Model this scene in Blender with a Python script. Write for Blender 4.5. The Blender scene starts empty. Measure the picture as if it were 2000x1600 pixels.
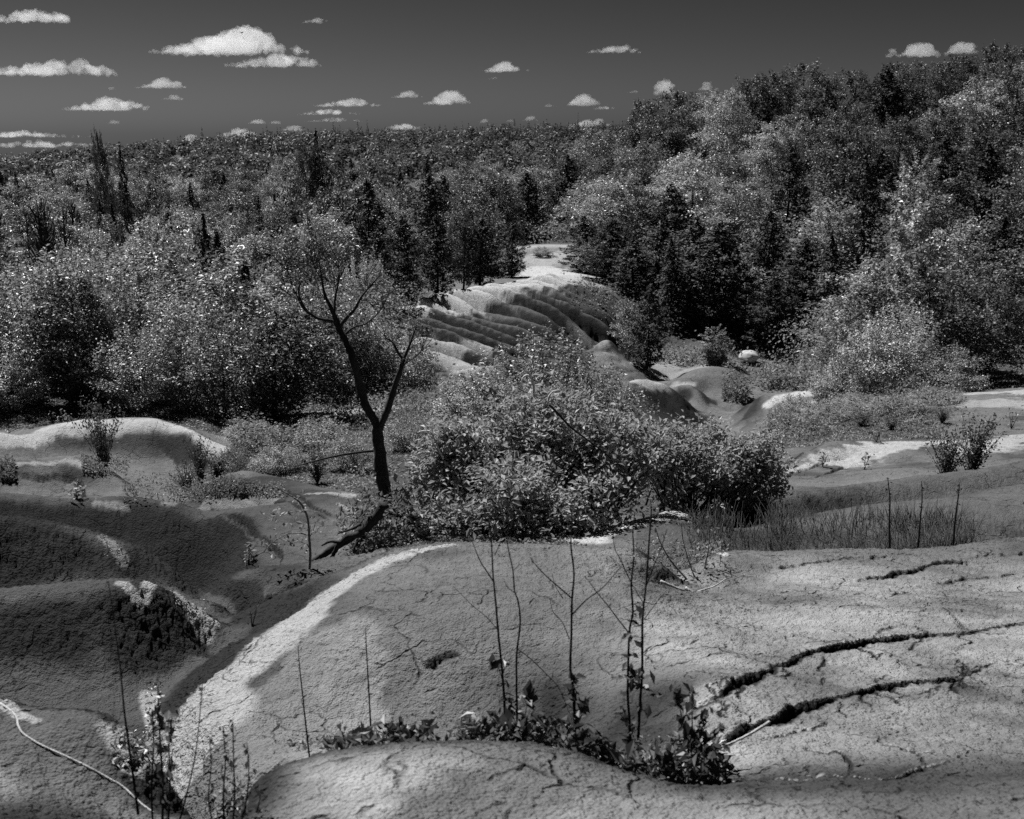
import bpy, math, random
import numpy as np

# ------------------------------------------------------------------ camera, sky, sun, exposure
SC = bpy.context.scene
FPX = 2144.0                       # focal length for a 2000 px wide frame
PITCH = math.radians(14.1)
CAMZ = 14.0
cam_d = bpy.data.cameras.new("camera")
cam = bpy.data.objects.new("camera", cam_d)
SC.collection.objects.link(cam)
SC.camera = cam
cam.location = (0, 0, CAMZ)
cam.rotation_euler = (math.pi/2 - PITCH, 0, 0)
cam_d.sensor_width = 36.0
cam_d.sensor_fit = 'HORIZONTAL'
cam_d.lens = FPX/2000*36.0
cam_d.clip_start = 0.1
cam_d.clip_end = 20000
cam_d.dof.use_dof = True
cam_d.dof.focus_distance = 16.0
cam_d.dof.aperture_fstop = 7.0

SUN_EL, SUN_AZ = math.radians(55), math.radians(-44)   # azimuth from +Y towards +X
sun_dir = (math.cos(SUN_EL)*math.sin(SUN_AZ), math.cos(SUN_EL)*math.cos(SUN_AZ), math.sin(SUN_EL))
W = bpy.data.worlds.new("World")
SC.world = W
W.use_nodes = True
nt = W.node_tree
nt.nodes.clear()
sky = nt.nodes.new('ShaderNodeTexSky')
sky.sky_type = 'NISHITA'
sky.sun_disc = False
sky.sun_elevation = SUN_EL
sky.sun_rotation = SUN_AZ
sky.dust_density = 0.6
sep = nt.nodes.new('ShaderNodeSeparateColor')          # black-and-white film behind a red filter
bg = nt.nodes.new('ShaderNodeBackground')
bg.inputs['Strength'].default_value = 0.062
wo = nt.nodes.new('ShaderNodeOutputWorld')
nt.links.new(sky.outputs[0], sep.inputs[0])
filt = nt.nodes.new('ShaderNodeMath'); filt.operation = 'POWER'; filt.inputs[1].default_value = 1.9
filt2 = nt.nodes.new('ShaderNodeMath'); filt2.operation = 'MULTIPLY'; filt2.inputs[1].default_value = 0.0245
nt.links.new(sep.outputs[0], filt.inputs[0]); nt.links.new(filt.outputs[0], filt2.inputs[0])
nt.links.new(filt2.outputs[0], bg.inputs[0])
nt.links.new(bg.outputs[0], wo.inputs[0])
sl = bpy.data.lights.new("sun", 'SUN')
sl.energy = 4.6
sl.angle = math.radians(0.5)
sl.color = (1, 1, 1)
so = bpy.data.objects.new("sun", sl)
SC.collection.objects.link(so)
from mathutils import Vector
so.rotation_euler = Vector(sun_dir).to_track_quat('Z', 'Y').to_euler()
SC.view_settings.view_transform = 'Standard'
SC.view_settings.look = 'None'
SC.view_settings.gamma = 1.0
SC.view_settings.exposure = 0.76
SC.cycles.max_bounces = 8
SC.cycles.diffuse_bounces = 2
SC.cycles.glossy_bounces = 1
SC.cycles.transmission_bounces = 2
SC.cycles.transparent_max_bounces = 4
SC.cycles.volume_bounces = 6
SC.cycles.use_denoising = False
SC.cycles.caustics_reflective = False
SC.cycles.caustics_refractive = False

# ------------------------------------------------------------------ helpers
COL = SC.collection
def tag(o, label=None, cat=None, group=None, kind=None):
    if label: o['label'] = label
    if cat: o['category'] = cat
    if group: o['group'] = group
    if kind: o['kind'] = kind
    return o
def empty(name, loc, rz=0.0):
    o = bpy.data.objects.new(name, None)
    o.empty_display_size = 0.2
    o.location = loc; o.rotation_euler = (0, 0, rz)
    COL.objects.link(o)
    return o
def np_mesh(name, V, F, mat=None, smooth=True, attrs=None):
    """V (n,3), F (m,k) with k 3 or 4, or a list of such arrays"""
    me = bpy.data.meshes.new(name)
    V = np.asarray(V, dtype=np.float32)
    Fs = F if isinstance(F, list) else [F]
    Fs = [np.asarray(f, dtype=np.int32) for f in Fs if len(f)]
    me.vertices.add(len(V)); me.vertices.foreach_set('co', V.ravel())
    nl = sum(f.size for f in Fs); nf = sum(len(f) for f in Fs)
    me.loops.add(nl); me.polygons.add(nf)
    me.loops.foreach_set('vertex_index', np.concatenate([f.ravel() for f in Fs]))
    tot = np.concatenate([np.full(len(f), f.shape[1], np.int32) for f in Fs])
    st = np.concatenate([[0], np.cumsum(tot)[:-1]]).astype(np.int32)
    me.polygons.foreach_set('loop_start', st)
    me.polygons.foreach_set('use_smooth', np.full(nf, smooth))
    if attrs:
        for k, a in attrs.items():
            at = me.attributes.new(k, 'FLOAT', 'POINT')
            at.data.foreach_set('value', np.asarray(a, np.float32))
    me.update(calc_edges=True)
    if mat: me.materials.append(mat)
    return me
def mobj(name, me, parent=None):
    o = bpy.data.objects.new(name, me)
    COL.objects.link(o)
    if parent: o.parent = parent
    return o

def tube(pts, rad, n=6, cap=True, wob=0.0, rng=None):
    """tapered tube along a polyline -> V, F(quads)"""
    P = np.asarray(pts, float); R = np.asarray(rad, float)
    if R.ndim == 0: R = np.full(len(P), float(R))
    T = np.gradient(P, axis=0); T /= np.linalg.norm(T, axis=1)[:, None] + 1e-9
    ref = np.array([0.31, 0.87, 0.38])
    if abs(T[0] @ ref) > 0.9: ref = np.array([1.0, 0, 0])
    A = np.cross(T, ref); A /= np.linalg.norm(A, axis=1)[:, None] + 1e-9
    B = np.cross(T, A)
    th = np.arange(n)*2*math.pi/n
    rr = R[:, None]*np.ones((1, n))
    if wob and rng is not None: rr = rr*(1 + wob*(rng.random(rr.shape)-.5)*2)
    V = P[:, None, :] + rr[..., None]*(np.cos(th)[None, :, None]*A[:, None, :] + np.sin(th)[None, :, None]*B[:, None, :])
    V = V.reshape(-1, 3)
    F = []
    m = len(P)
    i = np.arange(m-1)[:, None]; j = np.arange(n)[None, :]
    a = i*n + j; b = i*n + (j+1) % n
    F = np.stack([a, b, b+n, a+n], -1).reshape(-1, 4)
    if cap:
        V = np.vstack([V, P[-1] + T[-1]*R[-1]*.6, P[0]])
        e = (m-1)*n; k = np.arange(n); k2 = (k+1) % n
        F2 = np.stack([e+k, e+k2, np.full(n, m*n), np.full(n, m*n)], -1)
        # triangles kept apart as degenerate-free list
        T3 = np.vstack([np.stack([e+k, e+k2, np.full(n, m*n)], -1), np.stack([k2, k, np.full(n, m*n+1)], -1)])
        return V, F, T3
    return V, F, np.zeros((0, 3), int)
class MB:
    def __init__(s): s.V = []; s.Q = []; s.T = []; s.n = 0
    def add(s, V, Q=None, T=None):
        V = np.asarray(V, float)
        s.V.append(V)
        if Q is not None and len(Q): s.Q.append(np.asarray(Q)+s.n)
        if T is not None and len(T): s.T.append(np.asarray(T)+s.n)
        s.n += len(V)
    def tube(s, pts, rad, n=6, **k):
        V, Q, T = tube(pts, rad, n, **k); s.add(V, Q, T)
    def build(s, name, mat, parent=None, smooth=True, attrs=None):
        F = []
        if s.Q: F.append(np.vstack(s.Q))
        if s.T: F.append(np.vstack(s.T))
        me = np_mesh(name, np.vstack(s.V), F, mat, smooth, attrs)
        return mobj(name, me, parent)
    def mesh(s, name, mat, smooth=True):
        F = []
        if s.Q: F.append(np.vstack(s.Q))
        if s.T: F.append(np.vstack(s.T))
        return np_mesh(name, np.vstack(s.V), F, mat, smooth)

def spline(pts, n=6):
    """Catmull-Rom through points"""
    P = np.asarray(pts, float)
    if len(P) < 3:
        t = np.linspace(0, 1, n+1)[:, None]; return P[0]*(1-t) + P[-1]*t
    Q = np.vstack([2*P[0]-P[1], P, 2*P[-1]-P[-2]])
    out = []
    for i in range(1, len(Q)-2):
        for k in range(n):
            t = k/n
            out.append(.5*((2*Q[i]) + (-Q[i-1]+Q[i+1])*t + (2*Q[i-1]-5*Q[i]+4*Q[i+1]-Q[i+2])*t*t + (-Q[i-1]+3*Q[i]-3*Q[i+1]+Q[i+2])*t**3))
    out.append(P[-1])
    return np.array(out)

# value noise
_rng0 = np.random.default_rng(7)
_PT = _rng0.permutation(256); _PT = np.concatenate([_PT, _PT])
_VAL = _rng0.random(256)*2-1
def vnoise(x, y, seed=0):
    xi = np.floor(x).astype(np.int64); yi = np.floor(y).astype(np.int64)
    fx = x-xi; fy = y-yi
    fx = fx*fx*fx*(fx*(fx*6-15)+10); fy = fy*fy*fy*(fy*(fy*6-15)+10)
    def h(a, b): return _VAL[_PT[(_PT[(a+seed*37) & 255] + b) & 255]]
    return (h(xi, yi)*(1-fx)+h(xi+1, yi)*fx)*(1-fy) + (h(xi, yi+1)*(1-fx)+h(xi+1, yi+1)*fx)*fy
def fbm(x, y, o=4, seed=0, gain=.5):
    s = 0; a = 1.0; n = 0
    for k in range(o):
        s = s + a*vnoise(x*2**k + 13.7*k, y*2**k + 5.1*k, seed+k); n += a; a *= gain
    return s/n

_ZV = _rng0.permutation(256)
def vnoise3(x, y, z, seed=0):
    xi = np.floor(x).astype(np.int32); yi = np.floor(y).astype(np.int32); zi = np.floor(z).astype(np.int32)
    fx = (x-xi).astype(np.float32); fy = (y-yi).astype(np.float32); fz = (z-zi).astype(np.float32)
    fx = fx*fx*(3-2*fx); fy = fy*fy*(3-2*fy); fz = fz*fz*(3-2*fz)
    V = _VAL.astype(np.float32)
    def h(a, b, c): return V[_PT[_PT[_PT[(a+seed*37) & 255] + (b & 255)] + (c & 255)]] if False else V[_PT[(_PT[(_PT[(a+seed*37) & 255] + b) & 255] + c) & 255]]
    def pl(c): return (h(xi, yi, c)*(1-fx)+h(xi+1, yi, c)*fx)*(1-fy) + (h(xi, yi+1, c)*(1-fx)+h(xi+1, yi+1, c)*fx)*fy
    return pl(zi)*(1-fz)+pl(zi+1)*fz
def fbm3(x, y, z, f, o=3, seed=0, gain=.5):
    s = 0; a = 1.0; n = 0
    for k in range(o):
        s = s + a*vnoise3(x*f*2**k + 3.7*k, y*f*2**k, z*f*2**k, seed+k); n += a; a *= gain
    return s/n
# ------------------------------------------------------------------ terrain: a real height field z(x, y)
cp, sp_ = math.cos(PITCH), math.sin(PITCH)
def tan_of(v): return math.tan(math.atan((800-v)/FPX) - PITCH)
def v_of(t): return 800 - FPX*math.tan(math.atan(t) + PITCH)
def xyz(u, v, y):
    """point that lies at horizontal distance y and is seen from the photographer's spot in direction (u, v)"""
    z = tan_of(v)*y
    x = (u-1000)/FPX*(y*cp - z*sp_)
    return x, y, z
CP = []            # control points (a, s, t)
def addp(u, v, y):
    x, y, z = xyz(u, v, y); CP.append((x/y, math.log(y), z/y))
def line(pts, step=55, dip=None, pre=None):
    for i in range(len(pts)-1):
        (u0, v0, y0), (u1, v1, y1) = pts[i], pts[i+1]
        n = max(1, int(math.hypot(u1-u0, v1-v0)/step))
        for k in range(n + (1 if i == len(pts)-2 else 0)):
            f = k/n; u = u0+(u1-u0)*f; v = v0+(v1-v0)*f; y = y0+(y1-y0)*f
            addp(u, v, y)
            if dip:
                for (r, dv) in (dip if isinstance(dip, list) else [dip]): addp(u, v+dv, y*r)
            if pre: addp(u, v+pre[1], y*pre[0])
def row(y, pts, step=160):
    """pts (u, z): camera-relative height at distance y"""
    line([(u, v_of(z/y), y) for u, z in pts], step)
TER = True
# under and beside the photographer
row(0.9, [(-1500, -1.5), (3500, -1.5)], 700)
row(1.5, [(-1500, -1.52), (1000, -1.52), (3500, -1.52)], 500)
row(2.25, [(-600, -1.6), (0, -1.62), (500, -1.62), (1000, -1.58), (2000, -1.56), (2800, -1.55)], 300)
# lip of the near ground, gully behind it
line([(450, 1600, 2.62), (490, 1545, 2.75), (560, 1510, 2.9), (620, 1491, 3.0), (750, 1468, 3.05), (900, 1457, 3.1), (1050, 1460, 3.1), (1150, 1482, 3.03), (1230, 1515, 2.93), (1290, 1530, 2.88)],
     45, dip=[(1.05, 16), (1.13, 34)])
line([(560, 1440, 4.75), (750, 1418, 4.95), (900, 1405, 5.0), (1050, 1400, 4.9), (1200, 1425, 4.3)], 60)
# near left mound
line([(-500, 1200, 4.5), (-250, 1280, 4.25), (0, 1368, 4.0), (120, 1420, 3.9), (200, 1448, 3.85), (260, 1475, 3.75), (330, 1540, 3.35), (370, 1600, 3.05)],
     50, dip=[(1.06, 30), (1.2, 190)])
line([(-500, 1500, 3.0), (0, 1480, 3.15), (200, 1530, 3.15)], 90)
# valley between the left mounds and the big mound
line([(455, 1640, 3.3), (430, 1590, 3.9), (390, 1545, 4.6), (335, 1500, 5.0), (292, 1445, 5.55), (300, 1370, 6.05), (340, 1310, 6.6), (390, 1255, 7.2), (430, 1222, 7.85)], 40)
# left mound two
line([(-600, 1180, 6.6), (-250, 1180, 6.7), (0, 1155, 6.8), (130, 1142, 6.9), (250, 1137, 7.0), (290, 1142, 7.1)],
     50, dip=[(1.05, 10), (1.17, 55)])
line([(310, 1148, 7.2), (360, 1172, 7.4), (405, 1200, 7.75)], 40, dip=[(1.04, 8)])
line([(-400, 1290, 6.2), (0, 1280, 6.35), (120, 1285, 6.4), (200, 1290, 6.38)], 60)
line([(250, 1215, 6.75), (300, 1210, 6.85), (350, 1225, 7.02)], 50)
line([(-400, 1370, 6.0), (0, 1360, 6.05), (120, 1405, 5.85), (200, 1432, 5.65)], 60)
# big mound
line([(480, 1195, 8.0), (540, 1163, 8.0), (590, 1143, 7.95), (640, 1124, 7.9), (700, 1102, 7.9), (760, 1079, 8.0), (830, 1066, 8.1), (900, 1062, 8.2), (1000, 1062, 8.2), (1100, 1066, 8.2), (1200, 1075, 8.0), (1260, 1090, 7.8), (1300, 1110, 7.6)],
     45, dip=[(1.05, 8), (1.16, 45)])
line([(690, 1150, 6.7), (850, 1130, 6.7), (1000, 1128, 6.7), (1150, 1135, 6.7), (1250, 1150, 6.5)], 70)
line([(440, 1265, 6.4), (520, 1240, 6.1), (620, 1240, 5.85), (800, 1245, 5.65), (1000, 1250, 5.58), (1200, 1250, 5.5), (1350, 1260, 5.25)], 70)
line([(370, 1360, 5.6), (450, 1340, 5.4), (600, 1340, 5.3), (800, 1340, 5.27), (1000, 1340, 5.2), (1200, 1340, 4.9)], 70)
line([(360, 1450, 5.0), (430, 1430, 4.85), (520, 1450, 4.65), (480, 1500, 4.25)], 60)
# right foreground slope
line([(1380, 1165, 6.95), (1480, 1188, 6.6), (1570, 1188, 6.5)], 50)
line([(1300, 1140, 7.4), (1345, 1110, 8.3), (1400, 1087, 9.0), (1500, 1080, 9.2), (1650, 1072, 9.4), (1800, 1070, 9.6), (2000, 1052, 10.0), (2250, 1030, 10.4), (2600, 1000, 11)],
     60, dip=[(1.05, 8), (1.13, 22)])
line([(1450, 1130, 7.9), (1600, 1135, 7.7), (1800, 1130, 7.9), (2000, 1120, 8.2), (2500, 1100, 8.6)], 90)
line([(1500, 1240, 5.75), (1700, 1230, 5.95), (1900, 1220, 6.2), (2100, 1210, 6.4), (2600, 1190, 6.8)], 100)
line([(1350, 1345, 4.35), (1500, 1330, 4.6), (1700, 1320, 4.85), (2000, 1300, 5.2), (2600, 1290, 5.5)], 110)
line([(1350, 1440, 3.65), (1600, 1420, 3.95), (1800, 1410, 4.1), (2100, 1400, 4.3), (2600, 1400, 4.4)], 110)
line([(1330, 1540, 2.85), (1600, 1520, 3.0), (1900, 1510, 3.1), (2400, 1500, 3.2)], 130)
# left mound three, small centre mound
line([(-600, 990, 9.6), (-250, 1000, 9.8), (0, 1015, 10.0), (100, 1028, 10.1), (200, 1050, 10.2), (260, 1075, 10.1), (330, 1112, 10.1), (398, 1163, 10.2)],
     50, dip=[(1.05, 8), (1.15, 40)])
line([(-300, 1100, 9.3), (0, 1100, 9.65), (150, 1110, 9.75), (270, 1130, 9.8)], 80)
line([(412, 1166, 9.9), (445, 1132, 10.0), (520, 1108, 10.2), (580, 1108, 10.3), (650, 1092, 10.6)], 45, dip=[(1.08, 14)])
line([(440, 1190, 9.2), (520, 1160, 9.3), (600, 1130, 9.6)], 45)
# dark-faced ridge four
line([(-600, 960, 13.8), (-250, 962, 14.0), (0, 970, 14.0), (130, 978, 14.2), (240, 973, 14.5), (350, 990, 14.5), (440, 1008, 14.2)],
     55, dip=[(1.05, 6), (1.13, 24)])
line([(-300, 1000, 13.7), (0, 1000, 13.8), (150, 1018, 13.95), (250, 1045, 13.97), (340, 1090, 13.75), (400, 1150, 13.4), (430, 1150, 12.9)], 50)
line([(520, 1000, 14.1), (600, 1020, 13.8), (660, 1030, 13.5), (700, 1045, 13.0)], 50)
line([(470, 1080, 12.7), (560, 1075, 12.6), (640, 1085, 12.2), (700, 1075, 12.0)], 50)
line([(470, 922, 17.3), (520, 930, 17.0), (580, 945, 16.5), (640, 957, 16.0), (680, 965, 15.6)], 45, dip=[(1.05, 5), (1.14, 20)])
# ridge five
line([(-600, 915, 17.8), (-250, 915, 18.0), (0, 908, 18.0), (60, 904, 18.1), (130, 897, 18.3), (190, 910, 18.1), (240, 938, 17.8), (290, 968, 17.2)],
     50, dip=[(1.05, 5), (1.13, 20)])
line([(-250, 945, 17.5), (0, 942, 17.6), (130, 945, 17.8), (220, 955, 17.5)], 70)
# ridge six, the pale-topped one before the wood
line([(-600, 870, 23), (-250, 862, 24.5), (0, 850, 25.0), (100, 832, 26), (170, 825, 26), (300, 824, 26), (370, 840, 25.5), (410, 858, 25), (440, 882, 24.3)],
     55, dip=(1.05, 3))
line([(-250, 890, 24.0), (0, 885, 24.3), (100, 882, 25.1), (200, 880, 25.2), (330, 890, 25.0), (400, 912, 24.2)], 70)
line([(0, 915, 23.3), (200, 925, 23.3), (350, 935, 22.9), (440, 945, 21.8)], 70)
# hollow behind the dead tree and the bank beyond
line([(480, 870, 26), (560, 880, 25.5), (680, 890, 24), (760, 930, 21)], 70)
line([(520, 915, 22.5), (620, 925, 21), (720, 950, 19), (780, 980, 16.5)], 70)
line([(470, 838, 30), (560, 812, 31.5), (640, 803, 32.5), (740, 797, 33), (850, 786, 34), (950, 790, 34)], 60)
line([(470, 812, 33), (640, 785, 35.5), (850, 765, 38)], 80)
line([(760, 1035, 12.3), (850, 1035, 12.2), (950, 1050, 11.6), (1080, 1050, 11.2)], 60)
line([(850, 960, 16.5), (1000, 950, 17), (1150, 960, 16.5)], 100)
line([(900, 880, 22.5), (1050, 880, 23), (1200, 900, 22)], 100)
line([(1000, 800, 33), (1150, 830, 33)], 80)
# right: long light-edged slope and the one before it
line([(1130, 1052, 11.0), (1180, 1035, 11.6), (1250, 1015, 12.4), (1330, 1000, 13.2), (1420, 986, 14), (1560, 962, 15), (1680, 948, 15.8), (1800, 935, 16.4), (1900, 925, 17), (2000, 903, 17.6), (2250, 870, 18.5), (2600, 840, 19)],
     55, dip=[(1.05, 4), (1.14, 20)])
line([(1440, 1035, 12.0), (1560, 1010, 12.8), (1700, 985, 13.6), (1850, 970, 14.1), (2000, 948, 14.8), (2250, 920, 15.4), (2600, 890, 16)], 55, dip=[(1.04, 6), (1.1, 22)])
line([(1330, 1060, 10.6), (1450, 1062, 10.8), (1650, 1045, 11.3), (1850, 1030, 11.8), (2050, 1010, 12.3)], 80)
# right middle: small mounds of bare clay
line([(1530, 912, 23.3), (1570, 885, 24.5), (1620, 866, 25.6), (1700, 861, 26.2), (1800, 862, 26.5), (1900, 857, 27), (2000, 850, 27.5), (2300, 830, 28)], 50, dip=(1.06, 5))
line([(1560, 915, 23.6), (1640, 900, 24.6), (1740, 905, 23.9), (1850, 895, 24), (2000, 880, 24.5)], 60)
line([(1540, 925, 22.6), (1600, 938, 21.8), (1700, 930, 21.6), (1800, 920, 21.6)], 60)
# brushy slope and bank on the right
line([(1500, 850, 40), (1600, 838, 35), (1750, 832, 33), (1900, 815, 34), (2100, 800, 35)], 80)
line([(1640, 790, 43), (1750, 778, 42), (1900, 768, 41), (2000, 762, 41), (2300, 750, 42)], 80, dip=(1.08, -2))
# valley floor
line([(1370, 830, 50.5), (1430, 815, 52)], 50)
line([(1390, 785, 56), (1460, 780, 56.5)], 50)
line([(1480, 740, 61), (1560, 745, 60.5)], 50)
line([(1260, 708, 66), (1330, 695, 68), (1450, 690, 69), (1560, 700, 67)], 70)
# bare mounds on it
line([(1165, 800, 45.5), (1200, 752, 48.5), (1240, 741, 50), (1290, 748, 51), (1330, 772, 51)], 30, dip=(1.09, 10))
line([(1190, 820, 44), (1260, 835, 45), (1330, 838, 47.5)], 50)
line([(1250, 785, 47.5), (1300, 805, 48.5)], 50)
line([(1300, 745, 60), (1345, 722, 61.5), (1400, 711, 62), (1440, 722, 61.5), (1480, 748, 60)], 30, dip=(1.05, 3))
line([(1330, 752, 59), (1400, 754, 59), (1460, 753, 59.3)], 30)
line([(1308, 768, 55.5), (1338, 751, 56), (1365, 766, 55.5)], 25, dip=(1.05, 6))
line([(1320, 795, 53.5), (1355, 792, 54)], 30)
line([(1468, 800, 51.5), (1490, 772, 52.5), (1530, 768, 53), (1592, 764, 53)], 35, dip=(1.08, 8))
line([(1490, 810, 50), (1540, 815, 48.5), (1600, 800, 48)], 40)
# far badlands slope
line([(770, 600, 65), (800, 598, 66), (850, 588, 68), (950, 566, 74), (1050, 547, 80), (1100, 538, 83), (1150, 544, 83)], 45, dip=(1.07, -12))
line([(830, 655, 59), (900, 640, 62.5), (1000, 625, 66), (1100, 610, 70), (1180, 615, 73)], 60)
line([(820, 700, 54.5), (900, 690, 56.5), (1000, 680, 60), (1100, 665, 64.5), (1200, 660, 69)], 60)
line([(830, 738, 51), (920, 728, 54), (1030, 712, 58.5), (1130, 712, 60), (1230, 715, 64)], 60)
line([(820, 775, 42), (930, 760, 45), (1050, 755, 48), (1130, 745, 51)], 60)
line([(1130, 700, 61), (1170, 676, 63.5), (1200, 673, 64), (1235, 700, 64)], 30, dip=(1.06, 6))
# clearing and land beyond
line([(1010, 505, 95), (1060, 500, 97), (1110, 505, 95)], 50)
line([(1010, 484, 110), (1060, 480, 112), (1110, 478, 112)], 50, dip=(1.08, 8))
row(30, [(-900, -7.3), (-300, -7.3), (0, -7.5), (380, -7.6)])
row(45, [(-900, -9), (-200, -9.6), (300, -9.9), (700, -10.3)])
row(66, [(-900, -12), (-200, -12.5), (300, -12.5), (700, -11.2)])
row(66, [(1700, -12.5), (1900, -11), (2200, -9), (2800, -8)])
row(85, [(-900, -14), (0, -14.5), (400, -14), (800, -11.5)])
row(85, [(1250, -11.5), (1500, -10), (1800, -8.5), (2100, -7), (2800, -6)])
row(112, [(-900, -16), (0, -17), (500, -16), (850, -13)])
row(112, [(1200, -10.5), (1350, -8.5), (1600, -6), (1900, -3.5), (2200, -3), (2900, -3)])
row(146, [(-900, -17), (0, -18), (700, -16.5), (1000, -14), (1120, -9.5), (1200, -4.8), (1300, -2.2), (1500, -.6), (1700, 1.0), (1900, 3.0), (2050, 2.6), (2400, 0), (3000, -2)], 120)
row(200, [(-900, -17), (0, -18), (700, -17), (1100, -15), (1300, -9), (1600, -6), (2000, -4), (3000, -6)], 200)
row(400, [(-900, -16), (0, -17), (500, -12), (1000, -11), (1500, -10), (3000, -9)], 250)
row(620, [(-900, -22), (0, -21), (200, -15.5), (500, -7.5), (1000, -4.5), (1200, -3), (2000, -2), (3000, -2)], 250)
row(900, [(-900, -30), (1000, -22), (3000, -20)], 500)
row(3500, [(-900, -90), (1000, -80), (3000, -80)], 900)

CP = np.array(CP)
SX, SY = 1.0, 0.8
def tps(r2): return .5*r2*np.log(r2+1e-12)
C = CP[:, :2]*[SX, SY]
n = len(C)
D = ((C[:, None]-C[None])**2).sum(-1)
K = tps(D) + np.eye(n)*2e-5
Pm = np.hstack([np.ones((n, 1)), C])
M = np.block([[K, Pm], [Pm.T, np.zeros((3, 3))]])
sol = np.linalg.solve(M, np.concatenate([CP[:, 2], np.zeros(3)]))
ga = np.concatenate([np.arange(-1.9, -.62, .04), np.arange(-.62, .6201, .0065), np.arange(.66, 1.9, .04)])
gs = np.concatenate([np.arange(-.1, .8, .05), np.arange(.8, 4.6, .0105), np.arange(4.6, 8.2, .04)])
def rbf(A, S):
    q = np.stack([A.ravel()*SX, S.ravel()*SY], -1)
    out = np.empty(len(q))
    for i in range(0, len(q), 20000):
        p = q[i:i+20000]
        d = ((p**2).sum(1)[:, None] + (C**2).sum(1)[None] - 2*p@C.T).clip(0)
        out[i:i+20000] = tps(d)@sol[:n] + sol[n] + p@sol[n+1:]
    return out.reshape(A.shape)
GA, GS = np.meshgrid(ga, gs)
GT = rbf(GA, GS)
def cub(x, xs, Y, axis):
    """Catmull-Rom resample of Y along axis at positions x (index space via interp)"""
    f = np.interp(x, xs, np.arange(len(xs)))
    i = np.clip(np.floor(f).astype(int), 0, len(xs)-2); t = f-i
    Y = np.moveaxis(Y, axis, 0)
    g = lambda k: Y[np.clip(i+k, 0, len(xs)-1)]
    t = t.reshape(-1, *([1]*(Y.ndim-1)))
    r = .5*(2*g(0) + (-g(-1)+g(1))*t + (2*g(-1)-5*g(0)+4*g(1)-g(2))*t**2 + (-g(-1)+3*g(0)-3*g(1)+g(2))*t**3)
    return np.moveaxis(r, 0, axis)
fa = np.concatenate([np.arange(-1.9, -.56, .02), np.arange(-.56, .5601, .00115), np.arange(.575, 1.9, .02)])
fs = np.concatenate([np.arange(-.1, .8, .03), np.arange(.8, 2.5, .0034), np.arange(2.5, 4.6, .0045), np.arange(4.6, 8.15, .03)])
FT = cub(fa, ga, cub(fs, gs, GT, 0), 1)
FA, FS = np.meshgrid(fa, fs)
FY = np.exp(FS); FX = FA*FY; FZ = FT*FY
# fine form ---------------------------------------------------------------
def sstep(a, b, x):
    t = np.clip((x-a)/(b-a), 0, 1); return t*t*(3-2*t)
TG = [None]
def gz(x, y):
    """height (camera relative) of the terrain at x, y (scalars or arrays)"""
    y = np.maximum(np.asarray(y, float), .95); a = np.asarray(x, float)/y; s = np.log(y)
    i = np.interp(a, fa, np.arange(len(fa))); j = np.interp(s, fs, np.arange(len(fs)))
    i0 = np.clip(i.astype(int), 0, len(fa)-2); j0 = np.clip(j.astype(int), 0, len(fs)-2)
    fi = i-i0; fj = j-j0
    T = TG[0] if TG[0] is not None else FZ/FY
    t = (T[j0, i0]*(1-fi)+T[j0, i0+1]*fi)*(1-fj) + (T[j0+1, i0]*(1-fi)+T[j0+1, i0+1]*fi)*fj
    return t*y
def hit(u, v):
    """ground point seen in direction (u, v): first crossing of the sight line with the terrain"""
    t = tan_of(v)
    a = (u-1000)/FPX*(cp - t*sp_)
    col = np.interp(a, fa, np.arange(len(fa))); c0 = int(col); f = col-c0
    T = (FZ[:, c0]*(1-f)+FZ[:, c0+1]*f)/FY[:, 0]
    k = np.where((T >= t) & (fs > .8))[0]
    if len(k) == 0: k = [len(fs)-40]
    k = k[0]
    if k > 0 and T[k] != T[k-1]:
        w = (t-T[k-1])/(T[k]-T[k-1]); s = fs[k-1]+(fs[k]-fs[k-1])*min(max(w, 0), 1)
    else: s = fs[k]
    y = math.exp(s)
    return a*y, y, t*y
def G(u, y):
    """ground point at horizontal distance y under sight direction u"""
    z = -0.25*y
    for _ in range(6):
        x = (u-1000)/FPX*(y*cp - z*sp_); z = float(gz(x, y))
    return x, y, z
def wpoly(pts): return np.array([hit(u, v)[:2] for u, v in pts])
def pdist(P, XX=None, YY=None):
    """distance and parameter to a world polyline on the terrain grid; also signed side"""
    XX = FX if XX is None else XX; YY = FY if YY is None else YY
    best = np.full(XX.shape, 1e9); par = np.zeros(XX.shape); side = np.zeros(XX.shape)
    L = np.concatenate([[0], np.cumsum(np.linalg.norm(np.diff(P, axis=0), axis=1))])
    for i in range(len(P)-1):
        d = P[i+1]-P[i]; l2 = d@d + 1e-9
        t = np.clip(((XX-P[i, 0])*d[0] + (YY-P[i, 1])*d[1])/l2, 0, 1)
        ex = XX-(P[i, 0]+t*d[0]); ey = YY-(P[i, 1]+t*d[1])
        q = ex*ex+ey*ey; m = q < best
        best[m] = q[m]; par[m] = (L[i]+t[m]*math.sqrt(l2))/L[-1]
        side[m] = (d[0]*ey[m]-d[1]*ex[m])/math.sqrt(l2)
    return np.sqrt(best), par, side
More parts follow.
